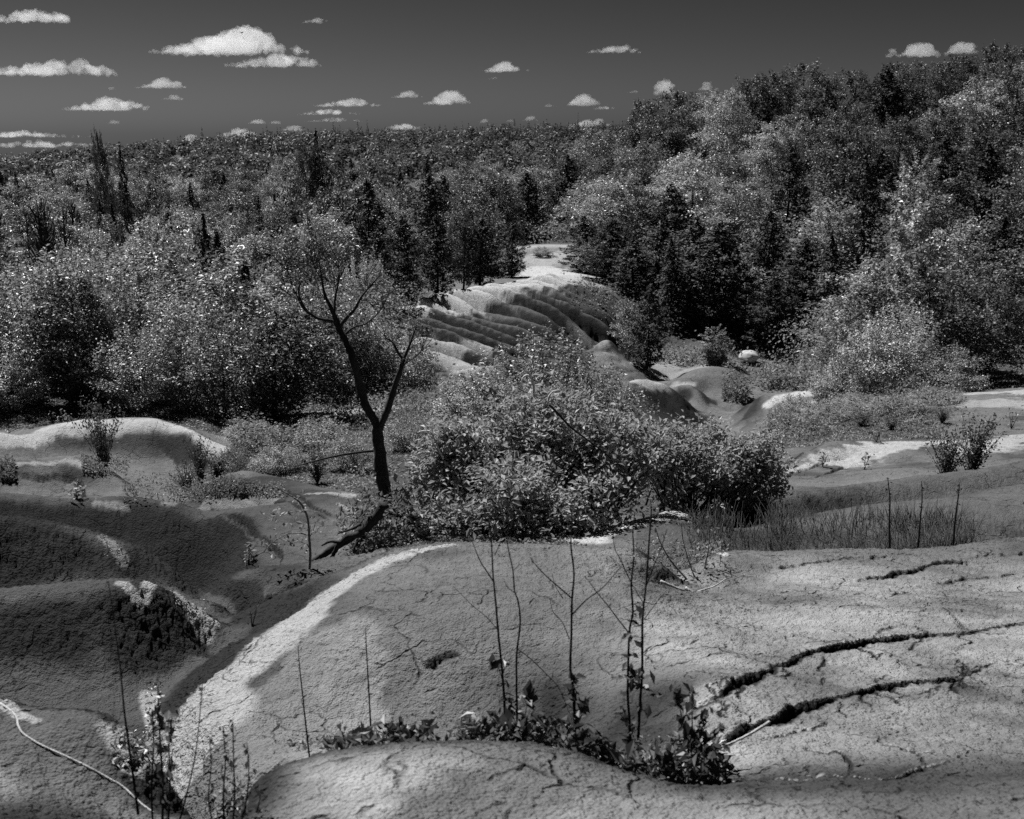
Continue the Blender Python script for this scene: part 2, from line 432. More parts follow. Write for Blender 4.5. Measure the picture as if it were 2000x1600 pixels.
def window(P, pad):
    """row/column slice of the grid around a world polyline"""
    y0, y1 = P[:, 1].min()-pad, P[:, 1].max()+pad
    y0 = max(y0, 1.0)
    aa = np.concatenate([(P[:, 0]-pad)/np.maximum(P[:, 1]-pad, 1), (P[:, 0]+pad)/np.maximum(P[:, 1]-pad, 1), (P[:, 0]-pad)/(P[:, 1]+pad), (P[:, 0]+pad)/(P[:, 1]+pad)])
    r0, r1 = np.searchsorted(fs, math.log(y0)), np.searchsorted(fs, math.log(y1))
    c0, c1 = np.searchsorted(fa, aa.min()), np.searchsorted(fa, aa.max())
    return slice(max(r0-1, 0), r1+1), slice(max(c0-1, 0), c1+1)

# fingers of the far badlands
P_top = np.array([hit(u, v)[:2] for u, v in [(800, 602), (1100, 542)]])
rs, cs = slice(np.searchsorted(fs, math.log(44)), np.searchsorted(fs, math.log(90))), slice(np.searchsorted(fa, -.13), np.searchsorted(fa, .16))
X_, Y_ = FX[rs, cs], FY[rs, cs]
wx = 1.1*fbm(X_*.09, Y_*.09, 3, 3); wy = .9*fbm(X_*.16+4, Y_*.16, 3, 5)
q = (Y_ + .42*(X_+5) - .018*(X_+2)**2*np.sign(X_+2)*0 + wy + wx)/2.15
saw = np.abs(np.sin(math.pi*q))
rid = saw**.62
q2 = (Y_*.8 + .75*(X_+5) + wy*1.4)/2.3
rid2 = np.abs(np.sin(math.pi*q2))**.7
da = (X_/Y_)
m_x = sstep(-.100, -.080, da)*(1-sstep(.085, .105, da))
top_y = np.minimum(66 + (da+.095)/.14*17, 83)
m_y = sstep(45, 50, Y_)*(1-sstep(top_y-3, top_y+1.5, Y_))
low = (1-sstep(.045, .09, da)*(1-sstep(60, 67, Y_)))*(1-sstep(.03, .055, da)*sstep(76, 80, Y_))
FZ[rs, cs] += m_x*m_y*low*((rid-.62)*1.25*(1+.75*fbm(X_*.25, Y_*.25, 3, 9)) + (rid2-.6)*.30)
RIDMASK = np.zeros_like(FZ); RIDMASK[rs, cs] = m_x*m_y*low*(.3+.7*(1-rid))
# rills on the small bare mounds of the valley floor
rs, cs = slice(np.searchsorted(fs, math.log(42)), np.searchsorted(fs, math.log(66))), slice(np.searchsorted(fa, .06), np.searchsorted(fa, .3))
X_, Y_ = FX[rs, cs], FY[rs, cs]
slope_a = np.gradient(FZ[rs, cs], axis=1)/(np.gradient(X_, axis=1)+1e-9)
FZ[rs, cs] += .12*np.clip(np.hypot(slope_a, .1), 0, .5)*(np.abs(np.sin((X_*1.1-Y_*.8 + 1.2*fbm(X_*.5, Y_*.5, 3, 2))*2.2))-.6)

# cracks and stepped gullies in the near slope
def carve(pts, width, depth, step=0.0, jag=.03, seed=1, bank=.0):
    P = wpoly(pts); P = spline(P, 6)
    r = np.random.default_rng(seed)
    P[1:-1] += r.normal(0, jag, P[1:-1].shape)
    sl = window(P, width*9)
    X, Y = FX[sl], FY[sl]
    d, par, side = pdist(P, X + .035*fbm(X*3.1, Y*3.1, 4, seed+70), Y + .06*fbm(X*2.7+9, Y*2.7, 4, seed+80))
    tap = np.clip(np.minimum(par, 1-par)*6, 0, 1)**.7*np.clip(.75+.9*fbm(X*1.6, Y*1.6, 2, seed+90), .25, 1.2)
    w = .46*width*(.55+.45*tap)*(1+.5*fbm(X*5, Y*5, 2, seed))
    g = np.exp(-(d/w)**2)
    up = np.sign(P[-1, 0]-P[0, 0])*side     # >0: the far side
    st = np.exp(-(d/(w*4.5)))*np.where(up > 0, 1, -.25)
    FZ[sl] += tap*(-depth*.7*g + .5*step*st*(1-g))
carve([(1345, 1398), (1390, 1372), (1460, 1330), (1530, 1300), (1600, 1272), (1700, 1256), (1800, 1245), (1900, 1235), (2010, 1212), (2150, 1200)], .05, .10, .075, .01, 1)
carve([(1545, 1392), (1600, 1375), (1700, 1352), (1780, 1338), (1850, 1330), (1900, 1322)], .03, .055, .05, .008, 2)
carve([(1400, 1450), (1480, 1425), (1560, 1385), (1620, 1370)], .035, .05, .04, .008, 3)
carve([(1300, 1545), (1420, 1528), (1500, 1528), (1560, 1522), (1640, 1523), (1720, 1524), (1790, 1508), (1850, 1490)], .02, .04, .03, .006, 4)
carve([(1480, 1445), (1560, 1430), (1620, 1412)], .015, .025, .025, .006, 5)
for pts, s in [([(1560, 1458), (1600, 1472), (1635, 1470), (1650, 1500), (1668, 1520)], 6), ([(1635, 1470), (1665, 1462)], 7), ([(1700, 1450), (1740, 1458), (1790, 1478), (1805, 1500)], 8),
               ([(1790, 1480), (1830, 1474)], 9), ([(1690, 1290), (1730, 1276), (1790, 1278), (1840, 1290), (1880, 1290), (1900, 1280)], 10), ([(1880, 1290), (1885, 1325)], 11),
               ([(1830, 1185), (1860, 1200), (1872, 1230)], 12), ([(1860, 1200), (1900, 1196)], 13), ([(1600, 1330), (1607, 1352), (1600, 1372)], 14), ([(1580, 1500), (1588, 1520)], 15),
               ([(1600, 1345), (1605, 1320)], 16), ([(1730, 1355), (1780, 1365), (1820, 1358)], 17), ([(1330, 1480), (1390, 1484), (1440, 1478)], 18), ([(1330, 1262), (1360, 1250), (1375, 1243)], 19),
               ([(930, 1535), (980, 1515), (1045, 1500)], 20), ([(1830, 1385), (1870, 1388)], 21)]:
    carve(pts, .010, .014, 0, .004, s)
_cr = random.Random(21)
for j in range(26):
    f = _cr.random(); main = [(1390, 1372), (1530, 1300), (1700, 1256), (1900, 1235)] if j % 2 else [(1560, 1388), (1700, 1352), (1850, 1330), (1900, 1322)]
    k = int(f*3); w_ = f*3-k; u0 = main[k][0]*(1-w_)+main[k+1][0]*w_; v0 = main[k][1]*(1-w_)+main[k+1][1]*w_
    sg = _cr.choice([-1, 1]); pts = [(u0, v0)]
    for q in range(3): u0 += _cr.uniform(-22, 30); v0 += sg*_cr.uniform(6, 14); pts.append((u0, v0))
    carve(pts, _cr.uniform(.010, .020), _cr.uniform(.015, .03), .006, .004, 40+j)
carve([(830, 1302), (860, 1288), (895, 1275)], .03, .05, .02, .004, 22)
carve([(1480, 1110), (1560, 1105), (1660, 1092), (1760, 1086)], .03, .03, .02, .02, 23)
carve([(1650, 1140), (1750, 1122), (1850, 1098), (1920, 1095)], .04, .05, .05, .02, 24)
carve([(1820, 1140), (1900, 1128), (2010, 1118)], .05, .06, .06, .02, 25)
carve([(1740, 1162), (1780, 1158)], .03, .04, .03, .01, 26)
carve([(1900, 1085), (1960, 1080), (2050, 1075)], .04, .05, .03, .02, 27)
carve([(440, 1008), (480, 1030), (520, 1062), (560, 1095)], .07, .10, .04, .01, 28)
carve([(0, 915), (60, 938), (150, 950), (200, 968)], .07, .09, .05, .01, 29)
carve([(300, 862), (320, 885), (350, 905)], .10, .12, .05, .02, 30)
carve([(420, 985), (480, 975), (540, 985), (600, 1005)], .07, .10, .05, .01, 31)
carve([(700, 1030), (640, 1005), (600, 985), (560, 960)], .06, .07, .02, .01, 32)
carve([(690, 1050), (640, 1020), (610, 1003)], .05, .06, .02, .01, 33)
carve([(1545, 925), (1640, 900), (1740, 880)], .08, .10, .04, .02, 34)
carve([(1590, 938), (1650, 915), (1700, 905)], .08, .10, .04, .02, 35)

# crumbly clay: rough on the steep faces, smooth on the tops
dzda = np.gradient(FZ, axis=1)/np.gradient(FX, axis=1)
dzds = (np.gradient(FZ, axis=0) - dzda*np.gradient(FX, axis=0))/np.gradient(FY, axis=0)
slope = np.hypot(dzda, dzds)
rough = np.clip(.5 + .8*(slope-.2), .32, .85)*(1+.35*fbm(FX*.9, FY*.9, 3, 15))
near = FY < 34
big = fbm(FX*.55, FY*.55, 4, 11)
FZ += np.where(FY < 60, .05*big*np.clip(FY/12, .25, 1.3), .3*fbm(FX*.1, FY*.1, 3, 12))
rough_attr = rough

TG[0] = FZ/FY
nrm = np.stack([-dzda, -dzds, np.ones_like(FZ)], -1); nrm /= np.linalg.norm(nrm, axis=-1, keepdims=True)
b1 = fbm3(FX, FY, FZ, 4.2, 3, 21); b2 = fbm3(FX, FY, FZ, 15, 3, 31, .62); b3 = fbm3(FX, FY, FZ, 44, 2, 41)
disp = np.where(near, rough*(.015*b1*np.clip(FY/5, .4, 1.6) + .015*(1-np.abs(b2)*2.4)*np.clip(FY/6, .55, 1.6)), rough*.10*fbm3(FX, FY, FZ, 1.4, 3, 24))
disp += np.where(FY < 12, np.clip(rough, .3, 1)*.014*b3*(.6+FY/9), 0)
DX, DY, DZ = FX+disp*nrm[..., 0], FY+disp*nrm[..., 1], FZ+disp*nrm[..., 2]
# colour attributes: pale bands of leached clay, vegetated ground
PALE = np.zeros_like(FZ)
VEG = np.zeros_like(FZ)
edge_n = fbm(FX*2.2, FY*2.2, 4, 51)
fine_n = fbm(FX*9, FY*9, 3, 52)
def pale(pts, w0, w1=None, amt=1.0, fray=.5):
    w1 = w1 or w0
    P = spline(wpoly(pts), 5)
    sl = window(P, max(w0, w1)*2.2)
    d, par, side = pdist(P, FX[sl], FY[sl])
    w = (w0+(w1-w0)*par)*(1+fray*edge_n[sl]+.25*fray*fine_n[sl])
    f = amt*(1-sstep(.65, 1.12, d/w))
    PALE[sl] = np.maximum(PALE[sl], f)
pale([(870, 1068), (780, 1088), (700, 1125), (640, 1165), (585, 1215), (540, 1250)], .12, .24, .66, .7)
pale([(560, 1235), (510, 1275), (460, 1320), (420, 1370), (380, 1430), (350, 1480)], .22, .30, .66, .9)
pale([(620, 1290), (550, 1360), (500, 1420), (450, 1490)], .34, .4, .26, 1.1)
pale([(640, 1400), (560, 1440), (500, 1500)], .35, .3, .34, 1.0)
pale([(235, 1139), (290, 1144), (335, 1160), (375, 1185), (405, 1210)], .03, .09, .6, 1.0)
pale([(385, 1190), (400, 1215)], .06, .08, .5, 1.2)
pale([(-50, 1355), (0, 1372), (30, 1395), (70, 1408)], .05, .02, .6, .8)
pale([(290, 1360), (300, 1400), (310, 1440)], .06, .05, .5, 1)
pale([(230, 1430), (270, 1470), (330, 1500)], .06, .06, .5, 1)
pale([(200, 1050), (225, 1075), (240, 1095)], .04, .05, .3, 1.3)
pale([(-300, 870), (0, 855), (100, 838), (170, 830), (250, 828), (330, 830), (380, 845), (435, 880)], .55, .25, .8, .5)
pale([(0, 912), (80, 906), (130, 900), (165, 910)], .06, .08, .5, .5)
pale([(190, 980), (220, 985), (240, 992)], .12, .10, .35, 1.3)
pale([(330, 985), (400, 993), (450, 990), (530, 978)], .12, .2, .3, .8)
pale([(600, 965), (680, 968)], .08, .12, .5, .8)
pale([(560, 815), (640, 806), (740, 799), (850, 788), (900, 790)], .7, .6, .75, .7)
pale([(700, 1005), (660, 985)], .05, .05, .4, .6)
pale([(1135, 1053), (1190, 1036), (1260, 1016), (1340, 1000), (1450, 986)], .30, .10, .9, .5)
pale([(1375, 1092), (1415, 1087)], .09, .04, .9, .3)
pale([(1620, 905), (1680, 890), (1740, 872), (1840, 864)], .45, .45, .75, 1.3)
pale([(1540, 922), (1580, 908)], .15, .15, .7, .4)
pale([(1900, 880), (2000, 855), (2200, 840)], .7, .8, .6, 1.3)
pale([(1600, 905), (1690, 880)], .2, .3, .5, .8)
pale([(1900, 768), (2000, 765), (2300, 755)], 1.0, 1.1, .6, 1.2)
pale([(1850, 790), (2000, 785)], .9, 1.2, .4, .9)
pale([(1500, 790), (1545, 772), (1595, 766)], .35, .9, .9, .3)
pale([(1560, 800), (1595, 785)], .6, .3, .5, .3)
pale([(1195, 753), (1240, 743), (1290, 750)], .6, .5, .7, .5)
pale([(1320, 755), (1350, 752)], .35, .3, .7, .4)
pale([(1290, 740), (1350, 722), (1410, 712)], .5, .5, .35, .5)
# far badlands: pale plateau edge
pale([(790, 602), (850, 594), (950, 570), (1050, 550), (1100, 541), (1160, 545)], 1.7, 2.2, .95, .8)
pale([(1040, 530), (1110, 535), (1150, 545)], 3, 3.0, .9, .5)
pale([(1030, 512), (1110, 500)], 3.5, 4, .5, .6)
pale([(1020, 484), (1110, 480)], 2.5, 2.5, .6, .6)
pale([(830, 660), (880, 672), (940, 690)], 1.3, .8, .6, .6)
pale([(840, 690), (900, 712), (930, 722)], 1.0, .9, .6, .6)
pale([(1130, 655), (1180, 672)], .7, .5, .4, .6)
pale([(1180, 705), (1250, 715), (1330, 700)], .8, .9, .35, .6)
# near and right-hand ground is lighter where the slope is gentle
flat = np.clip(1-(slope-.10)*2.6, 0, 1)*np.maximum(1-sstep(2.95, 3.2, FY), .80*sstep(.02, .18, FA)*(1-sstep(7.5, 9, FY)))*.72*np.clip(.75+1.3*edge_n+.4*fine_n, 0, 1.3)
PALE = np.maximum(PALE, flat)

# vegetated ground
veg_n = fbm(FX*.22, FY*.22, 4, 61)
def vegzone(u0, v0, u1, v1, y0, y1, soft=.06):
    a0 = (u0-1000)/FPX*.98; a1 = (u1-1000)/FPX*.98
    return sstep(a0-.01, a0+.01, FA+veg_n*.03)*(1-sstep(a1-.01, a1+.01, FA+veg_n*.03))*sstep(y0, y0*1.04, FY*(1+.05*veg_n))*(1-sstep(y1*.97, y1, FY*(1+.05*veg_n)))
VEG = np.maximum(VEG, vegzone(-9999, 0, 830, 0, 27.5, 9e4))
VEG = np.maximum(VEG, vegzone(-9999, 0, 760, 0, 36, 9e4))
VEG = np.maximum(VEG, vegzone(450, 0, 760, 0, 17.5, 31.5))
VEG = np.maximum(VEG, vegzone(720, 0, 1130, 0, 9.5, 48))
VEG = np.maximum(VEG, vegzone(1190, 0, 1320, 0, 15, 34)*.5)
VEG = np.maximum(VEG, vegzone(1300, 0, 1420, 0, 14.5, 40)*.4)
VEG = np.maximum(VEG, vegzone(1500, 0, 1900, 0, 29.5, 44)*.8)
VEG = np.maximum(VEG, vegzone(-9999, 0, 99999, 0, 118, 9e6))
VEG = np.maximum(VEG, vegzone(1130, 0, 99999, 0, 69, 9e4))
VEG = np.maximum(VEG, vegzone(1590, 0, 99999, 0, 44, 70))
VEG = np.maximum(VEG, vegzone(-9999, 0, 1005, 0, 86, 9e6))
VEG = np.clip(VEG*(1-.85*PALE), 0, 1)
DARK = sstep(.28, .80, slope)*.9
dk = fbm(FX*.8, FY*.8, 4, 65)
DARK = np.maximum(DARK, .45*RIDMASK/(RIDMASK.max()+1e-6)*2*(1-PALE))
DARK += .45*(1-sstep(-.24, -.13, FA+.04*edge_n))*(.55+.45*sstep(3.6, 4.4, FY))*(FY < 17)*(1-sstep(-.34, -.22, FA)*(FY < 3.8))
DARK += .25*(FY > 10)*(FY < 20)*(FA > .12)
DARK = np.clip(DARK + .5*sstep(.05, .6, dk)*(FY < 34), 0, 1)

# ------------------------------------------------------------------ materials
def newmat(name):
    m = bpy.data.materials.new(name); m.use_nodes = True
    m.node_tree.nodes.clear()
    return m, m.node_tree.nodes, m.node_tree.links
def nmix(N, L, fac, a, b):
    x = N.new('ShaderNodeMix'); x.data_type = 'FLOAT'
    for k, s in ((0, fac), (2, a), (3, b)):
        if isinstance(s, (int, float)): x.inputs[k].default_value = s
        else: L.new(s, x.inputs[k])
    return x.outputs[0]
def nmath(N, L, op, a, b=None, c=None, clamp=False):
    x = N.new('ShaderNodeMath'); x.operation = op; x.use_clamp = clamp
    for k, s in ((0, a), (1, b), (2, c)):
        if s is None: continue
        if isinstance(s, (int, float)): x.inputs[k].default_value = s
        else: L.new(s, x.inputs[k])
    return x.outputs[0]
def nnoise(N, L, scale, detail=4, rough=.55, vec=None):
    t = N.new('ShaderNodeTexNoise'); t.inputs['Scale'].default_value = scale
    t.inputs['Detail'].default_value = detail; t.inputs['Roughness'].default_value = rough
    if vec is None:
        g = N.new('ShaderNodeTexCoord'); vec = g.outputs['Object']
    L.new(vec, t.inputs['Vector'])
    return t.outputs['Fac']
def clay_material():
    m, N, L = newmat("clay")
    out = N.new('ShaderNodeOutputMaterial'); b = N.new('ShaderNodeBsdfPrincipled')
    L.new(b.outputs[0], out.inputs[0])
    at = lambda n: (lambda a: (setattr(a, 'attribute_name', n), a.outputs['Fac'])[1])(N.new('ShaderNodeAttribute'))
    pale_, veg_, ro_ = at('pale'), at('veg'), at('rough')
    big = nnoise(N, L, .7, 5, .6); mid = nnoise(N, L, 6, 5, .65); fine = nnoise(N, L, 60, 4, .7); gr = nnoise(N, L, 260, 2, .6)
    v = nmath(N, L, 'MULTIPLY_ADD', big, .10, .075)
    v = nmath(N, L, 'MULTIPLY_ADD', nmath(N, L, 'SUBTRACT', mid, .5), .12, v)
    v = nmath(N, L, 'MULTIPLY_ADD', nmath(N, L, 'SUBTRACT', fine, .5), .12, v)
    v = nmath(N, L, 'MAXIMUM', v, .03)
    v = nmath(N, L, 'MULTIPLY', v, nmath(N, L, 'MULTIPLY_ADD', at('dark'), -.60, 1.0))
    pv = nmath(N, L, 'MULTIPLY_ADD', nmath(N, L, 'SUBTRACT', fine, .5), .35, .43)
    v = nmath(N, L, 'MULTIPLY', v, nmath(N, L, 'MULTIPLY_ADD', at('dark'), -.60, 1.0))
    pv = nmath(N, L, 'MULTIPLY_ADD', nmath(N, L, 'SUBTRACT', mid, .5), .35, pv)
    col = nmix(N, L, pale_, v, pv)
    vg = nmath(N, L, 'MULTIPLY_ADD', mid, .09, .01)
    col = nmix(N, L, veg_, col, vg)
    L.new(col, b.inputs['Base Color'])
    b.inputs['Roughness'].default_value = .95
    b.inputs['Specular IOR Level'].default_value = .12
    # crumbs
    vo = N.new('ShaderNodeTexVoronoi'); vo.inputs['Scale'].default_value = 34
    g = N.new('ShaderNodeTexCoord'); L.new(g.outputs['Object'], vo.inputs['Vector'])
    vo2 = N.new('ShaderNodeTexVoronoi'); vo2.inputs['Scale'].default_value = 85; L.new(g.outputs['Object'], vo2.inputs['Vector'])
    h0 = nmath(N, L, 'MULTIPLY', vo2.outputs['Distance'], -.010)
    h = nmath(N, L, 'MULTIPLY_ADD', fine, .012, nmath(N, L, 'MULTIPLY', nmath(N, L, 'MULTIPLY', vo.outputs['Distance'], -.02), ro_))
    h = nmath(N, L, 'ADD', h, h0)
    h = nmath(N, L, 'MULTIPLY_ADD', gr, .004, h)
    # drying cracks in patches
    wn = N.new('ShaderNodeTexNoise'); wn.inputs['Scale'].default_value = 2.2; wn.inputs['Detail'].default_value = 4
    L.new(g.outputs['Object'], wn.inputs['Vector'])
    vm = N.new('ShaderNodeVectorMath'); vm.operation = 'MULTIPLY_ADD'; vm.inputs[1].default_value = (.45, .45, .45)
    L.new(wn.outputs['Color'], vm.inputs[0]); L.new(g.outputs['Object'], vm.inputs[2])
    vc = N.new('ShaderNodeTexVoronoi'); vc.feature = 'DISTANCE_TO_EDGE'; vc.inputs['Scale'].default_value = 3.2
    L.new(vm.outputs[0], vc.inputs['Vector'])
    ck = nmath(N, L, 'SUBTRACT', 1.0, nmath(N, L, 'MULTIPLY', vc.outputs['Distance'], 26.0, clamp=True), clamp=True)
    pm = nmath(N, L, 'MULTIPLY', nmath(N, L, 'SUBTRACT', nnoise(N, L, 1.7, 3, .6), .46), 9.0, clamp=True)
    ck = nmath(N, L, 'MULTIPLY', ck, pm)
    h = nmath(N, L, 'MULTIPLY_ADD', ck, -.02, h)
    h = nmath(N, L, 'MULTIPLY_ADD', mid, .05, h)
    bp = N.new('ShaderNodeBump'); bp.inputs['Strength'].default_value = .9; bp.inputs['Distance'].default_value = 1.0
    L.new(nmath(N, L, 'MULTIPLY', col, nmath(N, L, 'MULTIPLY_ADD', nmath(N, L, 'MULTIPLY', ck, nmath(N, L, 'SUBTRACT', 1.0, veg_, clamp=True)), -.45, 1.0)), b.inputs['Base Color'])
    L.new(h, bp.inputs['Height']); L.new(bp.outputs[0], b.inputs['Normal'])
    return m
CLAY = clay_material()
nr, nc = FZ.shape
idx = np.arange(nr*nc).reshape(nr, nc)
FQ = np.stack([idx[:-1, :-1], idx[:-1, 1:], idx[1:, 1:], idx[1:, :-1]], -1).reshape(-1, 4)
FV = np.stack([DX, DY, DZ+CAMZ], -1).reshape(-1, 3)
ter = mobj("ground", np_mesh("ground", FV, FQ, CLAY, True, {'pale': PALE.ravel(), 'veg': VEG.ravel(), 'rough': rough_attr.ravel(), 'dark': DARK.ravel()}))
tag(ter, kind='structure')
# ------------------------------------------------------------------ plant materials and generators
def leaf_material(name, lo, hi, trans=.35, gloss=.35, rough=.42, scale=2.0, vary=.35):
    m, N, L = newmat(name)
    out = N.new('ShaderNodeOutputMaterial')
    n1 = nnoise(N, L, scale, 3, .6)
    v = nmath(N, L, 'MULTIPLY_ADD', n1, (hi-lo)*1.6, lo-(hi-lo)*.3)
    oi = N.new('ShaderNodeObjectInfo')
    v = nmath(N, L, 'MULTIPLY', v, nmath(N, L, 'MULTIPLY_ADD', oi.outputs['Random'], vary*2, 1-vary))
    v = nmath(N, L, 'MAXIMUM', v, .01)
    b = N.new('ShaderNodeBsdfPrincipled'); L.new(v, b.inputs['Base Color'])
    b.inputs['Roughness'].default_value = rough; b.inputs['Specular IOR Level'].default_value = gloss
    t = N.new('ShaderNodeBsdfTranslucent'); L.new(nmath(N, L, 'MULTIPLY', v, 1.1), t.inputs['Color'])
    mx = N.new('ShaderNodeMixShader'); mx.inputs[0].default_value = trans
    L.new(b.outputs[0], mx.inputs[1]); L.new(t.outputs[0], mx.inputs[2]); L.new(mx.outputs[0], out.inputs[0])
    return m
def bark_material(name, lo, hi, scale=9):
    m, N, L = newmat(name)
    out = N.new('ShaderNodeOutputMaterial'); b = N.new('ShaderNodeBsdfPrincipled')
    g = N.new('ShaderNodeTexCoord'); mp = N.new('ShaderNodeMapping'); mp.inputs['Scale'].default_value = (1, 1, .25)
    L.new(g.outputs['Object'], mp.inputs[0])
    n1 = nnoise(N, L, scale*2, 5, .7, mp.outputs[0])
    L.new(nmath(N, L, 'MAXIMUM', nmath(N, L, 'MULTIPLY_ADD', n1, (hi-lo)*2, lo-(hi-lo)*.5), .01), b.inputs['Base Color'])
    b.inputs['Roughness'].default_value = .85; b.inputs['Specular IOR Level'].default_value = .2
    bp = N.new('ShaderNodeBump'); bp.inputs['Strength'].default_value = .8; bp.inputs['Distance'].default_value = .02
    L.new(n1, bp.inputs['Height']); L.new(bp.outputs[0], b.inputs['Normal']); L.new(b.outputs[0], out.inputs[0])
    return m
M_BROAD = leaf_material("broad_leaf", .12, .44, .25, .4, .4, 1.6, .42)
M_DARKB = leaf_material("dark_leaf", .06, .15, .22, .3, .45, 1.2, .3)
M_CEDAR = leaf_material("cedar_foliage", .03, .08, .15, .2, .6, 1.5, .35)
M_BUSH = leaf_material("bush_leaf", .18, .46, .38, .3, .48, 6, .1)
M_UNDER = leaf_material("undergrowth_leaf", .12, .30, .32, .25, .5, .8, .0)
M_FAR = leaf_material("far_leaf", .04, .12, .3, .2, .5, .06, .0)
M_BARK = bark_material("dark_bark", .02, .05)
M_BARKG = bark_material("grey_bark", .10, .2)
M_PEEL = bark_material("peeled_wood", .45, .75)
M_STEM = bark_material("weed_stem", .02, .05, 30)
M_WEED = leaf_material("weed_leaf", .03, .12, .25, .4, .4, 20, .1)
M_DRY = bark_material("dry_stem", .10, .35, 30)
M_LITTER = leaf_material("litter_leaf", .03, .35, .25, .3, .5, 25, .0)

def unit(v): return v/(np.linalg.norm(v, axis=-1, keepdims=True)+1e-9)
def cards(Cn, Nr, size, aspect=1.7, rng=None, bend=.12, tdir=None):
    n = len(Cn); Nr = unit(Nr)
    if tdir is None: tdir = rng.normal(size=(n, 3))
    t = unit(np.cross(np.cross(Nr, tdir), Nr)); b = np.cross(Nr, t)
    s = np.asarray(size).reshape(-1, 1)*np.ones((n, 1)); w = s/aspect
    V = np.stack([Cn-t*s*.5, Cn+b*w*.5+Nr*w*bend, Cn+t*s*.5-Nr*s*bend*.6, Cn-b*w*.5+Nr*w*bend], 1).reshape(-1, 3)
    return V, np.arange(4*n).reshape(-1, 4)
def crown_broad(rng, H, Wd, nleaf, leaf, base=.18, nclump=34, wisp=.0, upn=1.0):
    """leaf clumps spread through a crown volume, denser on the outside"""
    cl = []
    rad = Wd/2
    for i in range(nclump):
        z = rng.random()**.95
        prof = math.sin(math.pi*min(1, .22+.72*z))**.7
        r = rad*prof*(.35+.65*rng.random()**.5)
        th = rng.random()*2*math.pi
        cr = rad*(.14+.18*rng.random())*(1.15-.4*z)
        cl.append((r*math.cos(th)*.85, r*math.sin(th)*.85, H*(base+(1-base)*z)-cr*.35, cr))
    cl = np.array(cl)
    # a broken outline
    cl[:, :2] *= 1+.18*rng.normal(size=(nclump, 1))
    p = cl[:, 3]**2; k = rng.choice(nclump, nleaf, p=p/p.sum())
    d = unit(rng.normal(size=(nleaf, 3)) + [0, 0, .35])
    rr = cl[k, 3]*(.55+.5*rng.random(nleaf)**.6)
    c = cl[k, :3] + d*rr[:, None]*[1.05, 1.05, .85]
    if wisp: c[:, 2] += wisp*rng.random(nleaf)**3*np.sign(rng.random(nleaf)-.2)
    c[:, 2] = np.maximum(c[:, 2], .06*H*rng.random(nleaf))
    nrm = d*.5 + rng.normal(size=(nleaf, 3))*.42 + [0, 0, upn*1.3]
    return cards(c, nrm, leaf*(.55+.9*rng.random(nleaf)), 1.6, rng), cl
def crown_sprays(rng, H, Wd, nbr, per, leaf, base=.1, shrub=False):
    """leafy sprays carried on outward limbs: lacy, layered, with gaps and a broken outline"""
    C_, N_, tips = [], [], []
    lean = rng.normal(size=2)*.06*H
    lob = rng.random(3)*6.28; apex = rng.uniform(.30, .5)
    for i in range(nbr):
        f = ((i+rng.random())/nbr)
        th = i*2.39996+rng.normal()*.4
        prof = (f/apex)**.45 if f < apex else max(0.0, 1-((f-apex)/(1.04-apex))**1.7)**.75
        lobes = 1+.28*math.sin(th*2+lob[0])+.2*math.sin(th*3+lob[1]+f*6)
        L = Wd/2*prof*lobes*rng.uniform(.62, 1.18)+.05*Wd
        if shrub: s0 = np.array([0, 0, .05*H]); z1 = H*(base+(1-base)*f)
        else: s0 = np.array([0, 0, H*(base+(1-base)*f)*.86]); z1 = s0[2]/.86+rng.normal()*.02*H
        s0[:2] += lean*(s0[2]/H)
        e = np.array([math.cos(th)*L+lean[0]*f, math.sin(th)*L+lean[1]*f, z1 + rng.uniform(-.02, .05)*H])
        m = int(per*(.35+L/(Wd/2)))
        t = .38+.62*rng.random(m)**.75
        if shrub: t = .55+.45*rng.random(m)**.8
        c = s0*(1-t)[:, None]+e*t[:, None]
        c[:, 2] += .10*L*np.sin(t*math.pi)
        side = np.array([-math.sin(th), math.cos(th), 0]); wd = L*.30*(1.15-t*.55)
        sub = np.round(rng.normal(size=m)*1.3)*.55+rng.normal(size=m)*.22         # leaves gather on side twigs
        c = c + side*(sub*wd)[:, None]*.8
        c[:, 2] += rng.normal(size=m)*(.035*Wd) - .10*np.abs(sub)*wd
        C_.append(c); N_.append(rng.normal(size=(m, 3))*.62+[.25*math.cos(th), .25*math.sin(th), 1.0])
        tips.append([e[0]*.8, e[1]*.8, e[2]-.02*H, .3])
    C_ = np.vstack(C_); N_ = np.vstack(N_); C_[:, 2] = np.maximum(C_[:, 2], .03*H*rng.random(len(C_)))
    return cards(C_, N_, leaf*(.5+.9*rng.random(len(C_))), 1.7, rng), np.array(tips)
